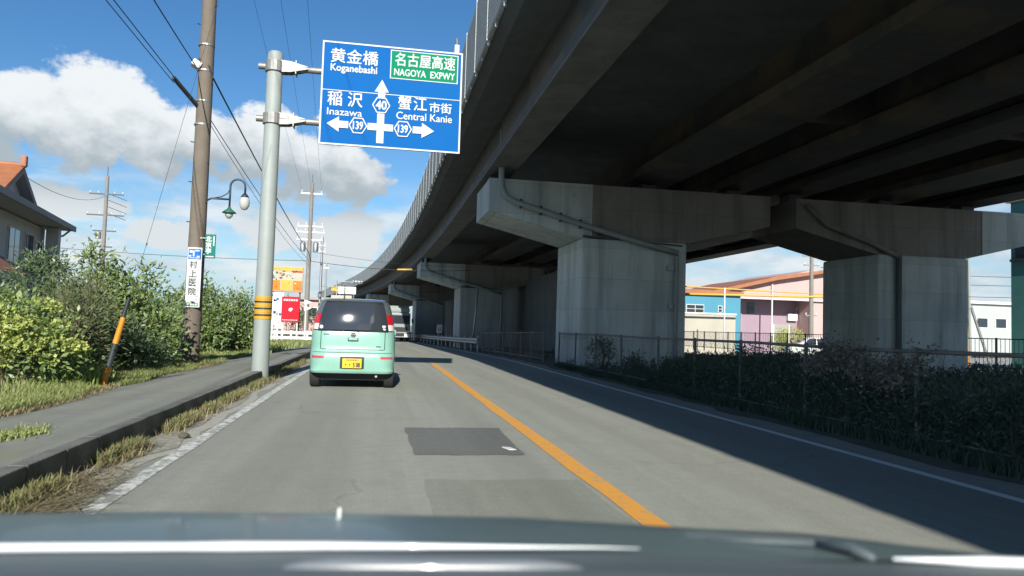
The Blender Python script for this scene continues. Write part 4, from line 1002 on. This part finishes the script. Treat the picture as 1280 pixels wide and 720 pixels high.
for k in range(26): MB().box((random.uniform(-.38, .38), -.056, random.uniform(1.05, 2.95)), (random.uniform(.06, .2), .012, random.uniform(.05, .18))).build('printed_panel', random.choice(['text_dark', 'map_blue', 'sign_cream', 'sign_orange', 'house_wall', 'mauve_shade']), lb)
for x in (-.4, .4): MB().box((x, .06, .5), (.06, .06, 1.6)).build('leg', 'paint_white', lb)
wf = thing('white_fence', 'low white rail fence beneath the red signboard', 'fence', (-6.4, 42.0, GZ))
for z in (.78, .5): MB().box((2.1, 0, z), (4.4, .05, .16)).build('rail', 'paint_white', wf)
for k in range(6): MB().box((.0+k*.86, .04, .42), (.10, .08, .98)).build('post', 'paint_white', wf)
for k, (x, h) in enumerate(((-5.55, 1.0), (-5.3, 1.7), (-5.1, 1.05), (-4.9, 1.1))):
    tag(MB().tube([(0, 0, 0), (.0, 0, h), (0, 0, h+.03)], [.05, .05, .03], 10).build('bollard', 'paint_white', None, 50, loc=(x, 38.6+.5*k, gz(38)-.05)), 'white bollard before the menu board, %s from the left' % ['first', 'second and tallest', 'third', 'fourth'][k], 'bollard', 'white bollards')
# pale boxes by the utility pole
wb = thing('notice_plate', 'white square plate low behind the brown utility pole', 'sign', (-5.25, 24, .2)); MB().box((0, 0, .32), (.3, .05, .5), bev=.01).build('plate', 'paint_white', wb); MB().box((0, .05, .1), (.05, .05, .4)).build('leg', 'galvanised', wb)
wb = thing('meter_box', 'white box on a grey stand at the hedge foot', 'box', (-4.22, 24, .2)); MB().box((0, 0, .42), (.40, .2, .26), bev=.02).build('box', 'paint_white', wb); MB().box((-.15, .02, .12), (.2, .16, .34), bev=.02).build('stand', 'galvanised', wb)
wb = thing('low_wall', 'pale concrete block low wall at the left hedge foot', 'wall', (-4.42, 8.9, .2))
for k in range(3): MB().box((0, -.42*k, .10), (.12, .39, .20), bev=.008).build('block', 'concrete', wb)
# signal, direction boards, shop far ahead
sg = thing('traffic_signal', 'horizontal three-lamp traffic signal above the green car roof', 'traffic signal', (-5.6, 100, gz(100)))
MB().tube([(0, 0, -.2), (0, 0, 7.4)], [.11, .08], 10).build('pole', 'galvanised', sg); MB().tube([(0, 0, 7.2), (3.2, 0, 7.15)], .05, 8).build('arm', 'galvanised', sg)
hd = MB().box((2.65, -.1, 7.15), (1.30, .22, .42), bev=.06).build('head', 'galvanised', sg)
for k in range(3):
    MB().lathe([(0, 0), (.15, .01), (.15, .05), (0, .06)], 14, Matrix.Translation((2.24+k*.41, -.21, 7.15)) @ Matrix.Rotation(R(90), 4, 'X')).build('lens', 'car_black', hd)
    MB().lathe([(.17, 0), (.18, 0), (.18, .2), (.17, .2)], 12, Matrix.Translation((2.24+k*.41, -.21, 7.15)) @ Matrix.Rotation(R(90), 4, 'X')).build('hood', 'steel_dark', hd)
ws = thing('white_roadside_sign', 'white and yellow shop sign above the green car roof', 'sign', (-3.85, 90, gz(90)))
MB().box((0, 0, 5.6), (2.1, .15, .85)).build('board', 'paint_white', ws); MB().box((-1.45, 0, 5.75), (.7, .15, .5)).build('side_board', 'sign_yellow', ws); MB().box((-.6, .05, 4.75), (2.4, .12, .5)).build('lower_board', 'sign_cream', ws)
for k in range(4): MB().box((-.5+k*.33, -.085, 5.6), (.2, .01, .28)).build('print_mark', 'house_wall', ws)
for x in (-.8, .8): MB().tube([(x, .12, -.2), (x, .12, 5.6)], .07, 8).build('leg', 'galvanised', ws)
sp = thing('far_shop', 'far pale pink shop with a dark roof beyond the green car', 'building', (-9.5, 110, gz(110)))
MB().box((0, 4, 2.4), (8, 8, 5.2)).build('wall', 'pink_wall', sp); MB().box((0, 3.8, 5.15), (8.6, 8.8, .4)).build('roof', 'fascia', sp)
for k in range(3):
    f = MB().box((-2.6+k*2.6, -.02, 3.2), (1.6, .06, 1.4)).build('window', 'paint_white', sp); MB().box((-2.6+k*2.6, -.06, 3.2), (1.4, .03, 1.2)).build('pane', 'glass_dark', f)
mp = thing('mirror_post', 'white arrow-topped post behind the red signboard pole', 'sign', (-4.05, 43, GZ)); MB().tube([(0, 0, -.1), (0, 0, 2.6)], .04, 8).build('post', 'paint_white', mp); MB().prism([(-.1, 2.35), (.35, 2.5), (-.1, 2.65)], -.02, .02).build('arrow', 'paint_white', mp); MB().prism([(-.1, 2.0), (.3, 2.15), (-.1, 2.3)], -.02, .02).build('arrow', 'paint_white', mp)
sb = thing('sunlit_shed', 'small pale sunlit hut seen through the gap beyond the guardrail', 'hut', (9.0, 150, gz(150)))
MB().box((0, 1.5, 2.2), (2.6, 3, 3.4)).build('wall', 'pale_wall', sb); MB().box((0, 1.5, 3.95), (3.0, 3.4, .2)).build('roof', 'fascia', sb); MB().box((.2, -.02, 1.6), (.9, .05, 1.9)).build('door', 'paint_white', sb)

# ------------------------------------------------------------------ vegetation
def leaf_mesh(name, P, Nrm, size, aspect, m, parent=None, droop=.0, jit=.5):
    """P: leaf positions, Nrm: outward directions; one folded diamond per leaf"""
    n = len(P); rnd = rng.normal(size=(n, 3))
    d = Nrm + rnd*jit; d /= np.linalg.norm(d, axis=1, keepdims=True)+1e-9        # growth direction
    d[:, 2] -= droop; d /= np.linalg.norm(d, axis=1, keepdims=True)+1e-9
    s = np.cross(d, np.array([-.05, -.75, .65])+rng.normal(size=(n, 3))*.55); s /= np.linalg.norm(s, axis=1, keepdims=True)+1e-9
    nn = np.cross(d, s); L_ = size*rng.uniform(.4, 1.35, (n, 1)); W_ = L_*aspect
    v0 = P; v1 = P+d*L_*.5+s*W_*.5+nn*L_*.08; v2 = P+d*L_-nn*L_*.06; v3 = P+d*L_*.5-s*W_*.5+nn*L_*.08
    co = np.stack([v0, v1, v2, v3], 1).reshape(-1, 3).astype(np.float32)
    return quads(name, co, m, parent)
def quads(name, co, m, parent=None, kind=None):
    n = len(co)//4; me = bpy.data.meshes.new(name); me.vertices.add(n*4); me.vertices.foreach_set('co', co.astype(np.float32).ravel())
    me.loops.add(n*4); me.loops.foreach_set('vertex_index', np.arange(n*4, dtype=np.int32))
    me.polygons.add(n); me.polygons.foreach_set('loop_start', np.arange(0, n*4, 4, dtype=np.int32)); me.polygons.foreach_set('loop_total', np.full(n, 4, np.int32))
    me.update(calc_edges=True); o = link(name, me, m, parent)
    if kind: o['kind'] = kind
    return o
def sph(n):
    v = rng.normal(size=(n, 3)); return v/np.linalg.norm(v, axis=1, keepdims=True)
def plant(name, label, cat, base, clumps, nleaf, size, aspect, m, droop=.2, group=None, stems=6, jit=.6, shell=.6, sub=14, extra=None):
    """clumps: ellipsoids (x, y, z, rx, ry, rz) relative to base; twigs end in small leaf clusters"""
    t = thing(name, label, cat, base, 0, group)
    vol = np.array([c[3]*c[4]*c[5] for c in clumps])**.67; vol /= vol.sum(); P = []; D = []
    for c, f in zip(clumps, vol):
        k = max(3, int(nleaf*f/sub)); u = sph(k); u[:, 2] = np.abs(u[:, 2])*np.where(rng.random(k) < .75, 1, -1)
        r = rng.uniform(shell, 1.12, (k, 1))**.6
        cen = np.array(c[:3])+u*r*np.array(c[3:])
        for q, uu in zip(cen, u):
            mm = max(2, int(sub*rng.uniform(.6, 1.4))); cl = size*1.5
            off = rng.normal(size=(mm, 3))*cl*.75; P.append(q+off); D.append(np.tile(uu*.5+np.array([0, 0, .35]), (mm, 1))+off/(cl+1e-6)*.45)
    P = np.concatenate(P); D = np.concatenate(D); keep = P[:, 2] > .02; P = P[keep]; D = D[keep]
    leaf_mesh('foliage', P, D, size, aspect, m, t, droop, jit)
    sm = MB()
    for k in range(stems):
        c = clumps[k % len(clumps)]; e = Vector((c[0]+random.uniform(-.5, .5)*c[3], c[1]+random.uniform(-.5, .5)*c[4], c[2]+random.uniform(.1, .7)*c[5]))
        b = Vector((e.x*.25+random.uniform(-.1, .1), e.y*.25+random.uniform(-.1, .1), -.1)); mid = b.lerp(e, .5)+Vector((random.uniform(-.1, .1), random.uniform(-.1, .1), .1))
        sm.tube([b, mid, e], [.03, .02, .008], 6)
        for j in range(3):
            e2 = mid+Vector((random.uniform(-1, 1)*c[3]*.8, random.uniform(-1, 1)*c[4]*.8, random.uniform(.1, .9)*c[5])); sm.tube([mid, mid.lerp(e2, .6)+Vector((0, 0, .05)), e2], [.014, .009, .004], 5)
    sm.build('stems', 'bark', t)
    return t
G = 'shrubs of the left hedge'
def cone(x, y, r, h, z0=.25, n=5):      # a pointed crown: tiers that narrow upwards
    return [(x+random.uniform(-.06, .06), y+random.uniform(-.06, .06), z0+(h-z0)*(k+.4)/n, r*(1-.78*k/n)*random.uniform(.85, 1.12), r*(1-.78*k/n), (h-z0)/n*.85) for k in range(n)]
plant('shrub', 'dark evergreen shrub with a rounded top, before the house', 'shrub', (-5.55, 13.4, .2), [(0, 0, 1.20, .42, .45, .72), (.25, 0, .85, .45, .4, .6), (-.35, .1, .75, .5, .5, .6), (.05, .1, 1.70, .24, .24, .26)], 5600, .085, .34, 'leaf_dark', .25, G)
plant('shrub', 'dense dark green hedge mass at the left edge behind the lime bush', 'shrub', (-6.2, 12.3, .2), [(0, 0, .6, .7, .6, .65), (.9, .2, .5, .6, .6, .55), (-.9, 0, .55, .7, .6, .6)], 5000, .085, .38, 'leaf_dark', .25, G)
# lime flowering bush: round bright heads over darker leaves
lb_ = plant('flowering_shrub', 'bright lime-green shrub with round flower heads at the left edge', 'shrub', (-4.55, 10.2, .2), [(0, 0, .55, .62, .5, .55), (-.5, .1, .65, .55, .5, .6), (.4, .1, .45, .42, .4, .42)], 3600, .09, .42, 'leaf_green', .25, G)
hp = []; hd_ = []
for k in range(88):
    u = sph(1)[0]; u[1] = -abs(u[1])*.9; u[2] = abs(u[2])*.8+random.uniform(-.3, .2); c = [(-.02, 0, .58, .66, .54, .58), (-.5, .1, .68, .58, .52, .62), (.42, .1, .46, .44, .42, .44)][k % 3]
    q = np.array(c[:3])+u*np.array(c[3:])*rng.uniform(.95, 1.18); r_ = random.uniform(.06, .10)
    v = sph(60); v[:, 2] *= .7; hp.append(q+v*r_); hd_.append(v)
leaf_mesh('flower_heads', np.concatenate(hp), np.concatenate(hd_), .045, .9, 'leaf_lime', lb_, 0, .5)
plant('feathery_shrub', 'brownish feathery shrub between the lime bush and the orange guard', 'shrub', (-4.25, 11.6, .2), [(0, 0, .75, .38, .35, .55), (.1, 0, 1.05, .25, .25, .3)], 3000, .13, .10, 'leaf_olive', .1, G)
plant('small_tree', 'bushy green small tree rising left of the guy wire', 'tree', (-5.05, 14.4, .2), cone(-.05, 0, .52, 2.02)+cone(.38, .1, .42, 1.45, n=4)+cone(-.5, .2, .45, 1.3, n=4), 6600, .11, .38, 'leaf_green', .3, G, 8)
plant('small_tree', 'pointed green small tree between the guy wire and the utility pole', 'tree', (-4.55, 15.0, .2), cone(-.2, 0, .50, 1.85)+cone(.22, -.1, .40, 1.78)+cone(.45, .1, .32, 1.2, n=4)+cone(-.5, 0, .42, 1.35, n=4), 7400, .11, .38, 'leaf_green', .3, G, 8)
plant('shrub', 'low dark green shrub at the foot of the brown utility pole', 'shrub', (-4.1, 14.0, .2), [(0, 0, .30, .42, .36, .34), (-.3, -.2, .3, .35, .3, .3)], 2600, .07, .36, 'leaf_dark', .2, G)
plant('small_tree', 'bushy tree just right of the brown utility pole', 'tree', (-4.75, 20.8, .2), cone(.05, 0, .6, 1.98)+cone(-.5, .1, .5, 1.5, n=4)+cone(.45, 0, .4, 1.3, n=4), 5600, .125, .38, 'leaf_green', .3, G, 8)
plant('small_tree', 'bushy tree touching the left side of the grey sign pole', 'tree', (-4.2, 22.8, .2), cone(.1, 0, .6, 1.75)+cone(-.45, .1, .45, 1.35, n=4)+cone(.5, 0, .38, 1.2, n=4), 5600, .125, .38, 'leaf_green', .3, G, 8)
plant('shrub', 'dark hedge shrub filling the gap behind the brown utility pole', 'shrub', (-5.5, 17.8, .2), [(0, 0, .6, .8, .7, .65), (.5, .5, .5, .5, .5, .5), (-.8, -.6, .65, .7, .6, .65)], 4600, .105, .44, 'leaf_dark', .25, G)
plant('shrub', 'dark low hedge behind the guy wire guard', 'shrub', (-4.55, 12.6, .2), [(0, 0, .45, .55, .5, .5), (.35, .5, .4, .4, .45, .42), (-.6, -.4, .5, .5, .5, .55)], 4000, .10, .4, 'leaf_dark', .25, G)
plant('far_tree', 'distant dark trees on the horizon between the two signs at the left', 'tree', (-26, 85, 0), [(0, 0, 2.6, 5, 2, 1.8), (8, 0, 2.4, 5, 2, 1.4), (-8, 0, 2.4, 5, 2, 1.7)], 2600, .45, .5, 'leaf_dark', .2, None, 8)
plant('far_tree', 'far tree mass beyond the white fence', 'tree', (-7.8, 66, GZ), [(0, 0, 1.6, 1.6, 1.2, 1.5), (1.6, .5, 1.2, 1.0, 1, 1.1)], 2400, .22, .4, 'leaf_dark', .2, None, 6)
plant('shrub', 'sunlit green bush before the shade-mauve wall on the right', 'shrub', (31.6, 53.0, -.35), [(0, 0, 1.2, 1.1, .9, .95), (-.9, 0, .9, .7, .7, .7)], 2600, .14, .4, 'leaf_lime', .2, None)
for (x, y, sx, h, lab) in ((5.95, 19.3, .34, .85, 'leafy dark weed climbing the wire fence before the nearest pier'), (5.9, 16.6, .24, .5, 'small dark weed clump left of the last near-pier fence posts'), (6.0, 14.9, .28, .42, 'low dark weed clump at the right foot of the nearest pier')):
    plant('weed_clump', lab, 'weed', (x, y, 0), [(0, 0, h*.55, sx, sx, h*.5), (.1, .1, h*.85, sx*.5, sx*.5, h*.25)], 900, .07, .4, 'leaf_ivy', .2, 'dark weeds along the right verge', 4)

# dark undergrowth and creeper over the wire fence: nobody could count it
P = []; D = []
n_ = 52000
yy = 3.2+(14.8-3.2)*rng.random(n_)**1.15
kn = rng.normal(size=(6, 3))
rag = sum(np.sin(yy*f+p)*a for f, p, a in ((.9, .4, .22), (2.3, 1.9, .17), (4.7, .2, .12), (9.1, 2.2, .08), (17.3, .8, .05)))
xx = 5.56+rng.exponential(.42, n_); top = np.clip(np.interp(yy, [3, 5.5, 6.6, 7.1, 8.7, 9.3, 12.4, 13.6, 15], [.85, .85, .72, .50, .50, .90, .88, .5, .22])+rag*.62, .18, 1.12)
zz = top*rng.random(n_)**.8
sh = rng.random(n_) < .02; zz[sh] += rng.random(sh.sum())*.22
P = np.stack([xx, yy, zz], 1); D = np.stack([-np.ones(n_)*.6, np.zeros(n_)-.3, np.ones(n_)*.5], 1)
ug = leaf_mesh('undergrowth', P, D, .065, .34, 'leaf_ivy', None, .25, .8); tag(ug, 'dark tangled undergrowth smothering the wire fence on the right verge', 'undergrowth', kind='stuff')
n_ = 9000; a = rng.random(n_); yy = 12.5+rng.random(n_)*11; xx = 5.6+rng.exponential(.8, n_)*(1+0*a); zz = .32*rng.random(n_)**1.4*(.6+.4*np.sin(yy*3))
lw = leaf_mesh('low_weeds', np.stack([xx, yy, np.abs(zz)], 1), np.tile([-.2, -.2, .7], (n_, 1)), .07, .3, 'leaf_ivy', None, .1, .7); tag(lw, 'low dark weeds between the nearest pier and the right edge line', 'weeds', kind='stuff')
n_ = 26000; xx = 6.6+rng.random(n_)*17; yy = 9+rng.random(n_)*22; zz = (.15+.28*np.abs(np.sin(xx*.9+yy*.3)))*rng.random(n_)
inside = ((np.abs(xx-7.45) < 1.75) & (np.abs(yy-22.5) < 1.65)) | ((np.abs(xx-17.2) < 1.7) & (np.abs(yy-22.5) < 1.6))
sel = ~inside; gcv = leaf_mesh('ground_cover', np.stack([xx, yy, zz], 1)[sel], np.tile([-.2, -.3, .6], (sel.sum(), 1)), .15, .4, 'leaf_ivy', None, .2, .8); tag(gcv, 'dark ground cover under the viaduct behind the wire fence', 'ground cover', kind='stuff')
# bare shoots and tall stems sticking out of the undergrowth
tw = MB()
for k in range(70):
    y = random.uniform(3.4, 15); x = 5.5+random.expovariate(2.5); h = random.uniform(.4, 1.1); l1 = random.uniform(-.25, .25); l2 = random.uniform(-.25, .25)
    tw.tube([(x, y, 0), (x+l1*.4, y+l2*.4, h*.55), (x+l1, y+l2, h)], [.006, .004, .002], 4, caps=False)
tag(tw.build('bare_shoots', 'bark'), 'thin bare stems poking out of the undergrowth along the right verge', 'stems', kind='stuff')
n_ = 9000; yy = 2.6+rng.random(n_)*20; q = np.stack([5.42+np.abs(rng.normal(0, .12, n_))+.05*np.sin(yy*2), yy], 1); VERGE_Q = q
# greyish dry creeper over the right part of the fence
n_ = 4200; yy = 6.9+rng.random(n_)*1.9+rng.normal(0, .12, n_); zz = .86+.10*rng.normal(size=n_)+.10*np.sin(yy*4); xx = 5.58+.10*rng.normal(size=n_)
cr_ = leaf_mesh('dry_creeper', np.stack([xx, yy, zz], 1), np.tile([-.5, -.3, .3], (n_, 1)), .05, .55, 'leaf_vine_dry', None, .3, .8); tag(cr_, 'greyish dry creeper draped over the fence rail before the right pier', 'creeper', kind='stuff')

# grass: thin blades, three points each, as narrow quads
def blades(name, xy, z, h, m, label, cat, lean=.5, width=.008, flat=0.0):
    n = len(xy); a = rng.random(n)*2*math.pi; hh = h*rng.uniform(.45, 1.3, n); ln = lean*rng.uniform(.2, 1.2, n)
    dx, dy = np.cos(a), np.sin(a); px, py_ = -dy*width, dx*width
    b = np.stack([xy[:, 0], xy[:, 1], z], 1); mid = b+np.stack([dx*ln*hh*.4, dy*ln*hh*.4, hh*.6*(1-flat)], 1); tip = b+np.stack([dx*ln*hh*1.2, dy*ln*hh*1.2, hh*(1-flat)+hh*.05], 1)
    w = np.stack([px, py_, np.zeros(n)], 1)
    q1 = np.stack([b-w, b+w, mid+w*.8, mid-w*.8], 1); q2 = np.stack([mid-w*.8, mid+w*.8, tip+w*.1, tip-w*.1], 1)
    co = np.concatenate([q1, q2], 1).reshape(-1, 3)
    # weld the two quads of a blade so that one blade is one island
    nb = n; me = bpy.data.meshes.new(name); v = np.stack([b-w, b+w, mid+w*.8, mid-w*.8, tip], 1).reshape(-1, 3); me.vertices.add(nb*5); me.vertices.foreach_set('co', v.astype(np.float32).ravel())
    base = np.arange(nb, dtype=np.int32)[:, None]*5; idx = (base+np.array([0, 1, 2, 3, 3, 2, 4], np.int32)).ravel()
    me.loops.add(nb*7); me.loops.foreach_set('vertex_index', idx); me.polygons.add(nb*2)
    ls = (np.arange(nb, dtype=np.int32)[:, None]*7+np.array([0, 4], np.int32)).ravel(); lt = np.tile(np.array([4, 3], np.int32), nb)
    me.polygons.foreach_set('loop_start', ls); me.polygons.foreach_set('loop_total', lt); me.update(calc_edges=True)
    o = link(name, me, m); return tag(o, label, cat, kind='stuff')
def cxv(y): return np.array([cx(q) for q in y])
def gzv(y): return np.array([gz(q) for q in y])
n = 60000; y_ = 3+rng.random(n)**1.4*23; x_ = -3.40-np.abs(rng.normal(0, .38, n))+.08*np.sin(y_*2.3); kp = np.hypot(x_+3.62, y_-10.7) > .22; x_, y_ = x_[kp], y_[kp]; cl = .5+.5*np.sin(x_*7+y_*3.1)*np.sin(y_*1.7+x_*2)
blades('grass', np.stack([x_, y_], 1), .17+.1*np.clip((-3.4-x_), 0, 1), .055+.05*cl, 'grass_blade', 'green grass strip between the sidewalk and the left hedge', 'grass', .8, .006)
n = 15000; y_ = 3+rng.random(n)**1.3*22; x_ = -3.36-np.abs(rng.normal(0, .2, n))+.12*np.sin(y_*.9)
blades('straw_grass', np.stack([x_, y_], 1), .17+0*x_, np.full(n, .06), 'grass_dry', 'straw-coloured dead grass along the sidewalk edge', 'grass', 1.2, .006)
n = 16000; y_ = 22+rng.random(n)*26; x_ = -3.0-rng.random(n)*4.5+cxv(y_)
blades('far_grass', np.stack([x_, y_], 1), gzv(y_)+.2, np.full(n, .16), 'grass_blade', 'grass verge before the white fence and signboards', 'grass', .7, .018)
blades('verge_grass', VERGE_Q, np.full(len(VERGE_Q), .005), np.full(len(VERGE_Q), .14), 'leaf_ivy', 'dark rank grass along the foot of the wire fence', 'grass', .9, .006)
# weeds in the gutter, in patches
pc = [(4.7, .5), (5.1, .3), (6.5, .4), (6.8, .3), (8.2, .4), (8.7, .35), (9.7, .5), (11.0, .5), (11.7, .6), (13.2, .6), (14.4, .7), (15.8, .7), (17.4, .8), (19, .9), (21, 1)]
def patchy(n, xs, sx):
    k = rng.integers(0, len(pc), n); c = np.array(pc)[k]; y = c[:, 0]+rng.normal(0, 1, n)*c[:, 1]*.5; return np.stack([KX+.03+np.abs(rng.normal(0, sx, n))+xs, y], 1)
q = patchy(4300, .0, .075); blades('dry_weeds', q, np.full(len(q), .005), np.full(len(q), .11), 'grass_dry', 'dry straw weeds along the foot of the kerb', 'weeds', 1.1, .005, .25)
q = patchy(5200, .0, .06); blades('gutter_weeds', q, np.full(len(q), .005), np.full(len(q), .10), 'grass_dull', 'dull green weeds growing along the foot of the kerb', 'weeds', .8, .005)
n = 1700; q = np.stack([KX+.05+np.abs(rng.normal(0, .14, n)), 4.2+np.abs(rng.normal(0, .75, n))], 1); blades('straw_litter', q, np.full(n, .02), np.full(n, .20), 'grass_dry', 'flattened straw heap lying in the gutter at the lower left', 'straw', 1.5, .005, .85)
n = 1400; y_ = 4+rng.random(n)*4; q = np.stack([-2.72+rng.normal(0, .07, n), np.where(rng.random(n) < .6, 5.3, 6.4)+rng.normal(0, .16, n)], 1); blades('sidewalk_grass', q, np.full(n, .2), np.full(n, .045), 'grass_blade', 'sparse grass tufts growing on the near sidewalk', 'grass', 1.0, .006)
n = 260; q = np.stack([-3.98+rng.normal(0, .14, n), 10.95+rng.normal(0, .34, n)], 1); blades('iris_blades', q, np.full(n, .2), np.full(n, .28), 'iris_leaf', 'long arching pale green blades by the orange guard', 'grass', .9, .014)
# stone in the gutter
st2 = MB(); bm = bmesh.new(); bmesh.ops.create_icosphere(bm, subdivisions=2, radius=.05)
for v in bm.verts: v.co *= random.uniform(.8, 1.2); v.co.z *= .6
bm.verts.index_update(); st2.add([v.co[:] for v in bm.verts], [[v.index for v in f.verts] for f in bm.faces]); bm.free()
tag(st2.build('stone', 'soil_shade', None, False, loc=(-1.78, 7.55, .03)), 'dark stone lying by the left edge line near the kerb weeds', 'stone')
tag(MB().box((1.27, 6.98, .009), (.09, .12, .008), rot=Euler((.05, .1, .4))).build('paper_scrap', 'paint_white'), 'white scrap of paper on the dark road patch', 'litter')

# ------------------------------------------------------------------ the car the photograph is taken from
oc = thing('own_car', 'out-of-focus dark bonnet edge and dashboard along the bottom of the picture', 'car', (0, 0, 0))
def ribbon(lines, name, m, smooth=True, thick=0.0):
    n = len(lines[0]); vs = [p for l in lines for p in l]; fs = []
    for i in range(len(lines)-1):
        for k in range(n-1): fs.append((i*n+k, i*n+k+1, (i+1)*n+k+1, (i+1)*n+k))
    return MB().add(vs, fs).build(name, m, oc, smooth)
xs = np.linspace(-1.0, 1.15, 44)
edge_y = lambda x: float(np.interp(x, [-1.0, -.6, -.36, -.05, .25, .54, .71, .79, .9, 1.15], [1.36, 1.38, 1.38, 1.35, 1.31, 1.21, 1.165, 1.11, 1.02, .90]))
rows = []
for f, dz in ((0, .845), (.3, .842), (.6, .836), (.85, .828), (1.0, .815), (1.06, .79), (1.08, .70)):
    rows.append([(x, 0.98-.06*abs(x)+(edge_y(x)-.98+.06*abs(x))*f, dz) for x in xs])
ribbon(rows, 'bonnet', 'bonnet_paint')
rail_y = lambda x: float(np.interp(x, [-1.0, -.45, -.06, .33, .71, 1.15], [1.03, 1.03, 1.01, .975, .90, .82]))
MB().tube([(x, rail_y(x), .858) for x in np.linspace(-1.0, .36, 24)], [.0052]*14+[.006, .0055, .005, .0045, .004, .0032, .0025, .0018, .0012, .0006], 10).build('highlight_strip', 'highlight_white', oc, True)  # added white rail in place of the bright streak along the bonnet edge
MB().tube([(x, rail_y(x)-.005, .858) for x in np.linspace(.69, 1.1, 8)], [.002, .004]+[.007]*6, 10).build('highlight_strip', 'highlight_white', oc, True)
rows = []
for dy, dz in ((.0, .852), (-.03, .853), (-.06, .852), (-.085, .858), (-.11, .854), (-.2, .835), (-.5, .80)):
    rows.append([(x, rail_y(x)-.008+dy, dz) for x in np.linspace(-1.0, 1.15, 40)])
ribbon(rows, 'dashboard', 'dash_plastic')
MB().tube([(x, rail_y(x)-.082, .856) for x in np.linspace(-.10, .26, 14)], [.002, .008, .011, .012, .012, .012, .012, .012, .012, .012, .012, .011, .008, .002], 10).build('dash_ridge', 'dash_gloss', oc, True)
wp = MB(); wp.tube([(.64, 1.00, .850), (.665, .95, .858), (.67, .91, .855)], [.005, .008, .005], 8); wp.tube([(.50, 1.06, .842), (.64, 1.00, .850)], [.003, .005], 8); wp.build('wiper', 'dash_plastic', oc, True)
MB().lathe([(.003, 0), (.0025, .02), (.001, .024)], 8, Matrix.Translation((-.05, 1.25, .826))).build('washer_nozzle', 'highlight_white', oc, True)
bpy.context.view_layer.update()
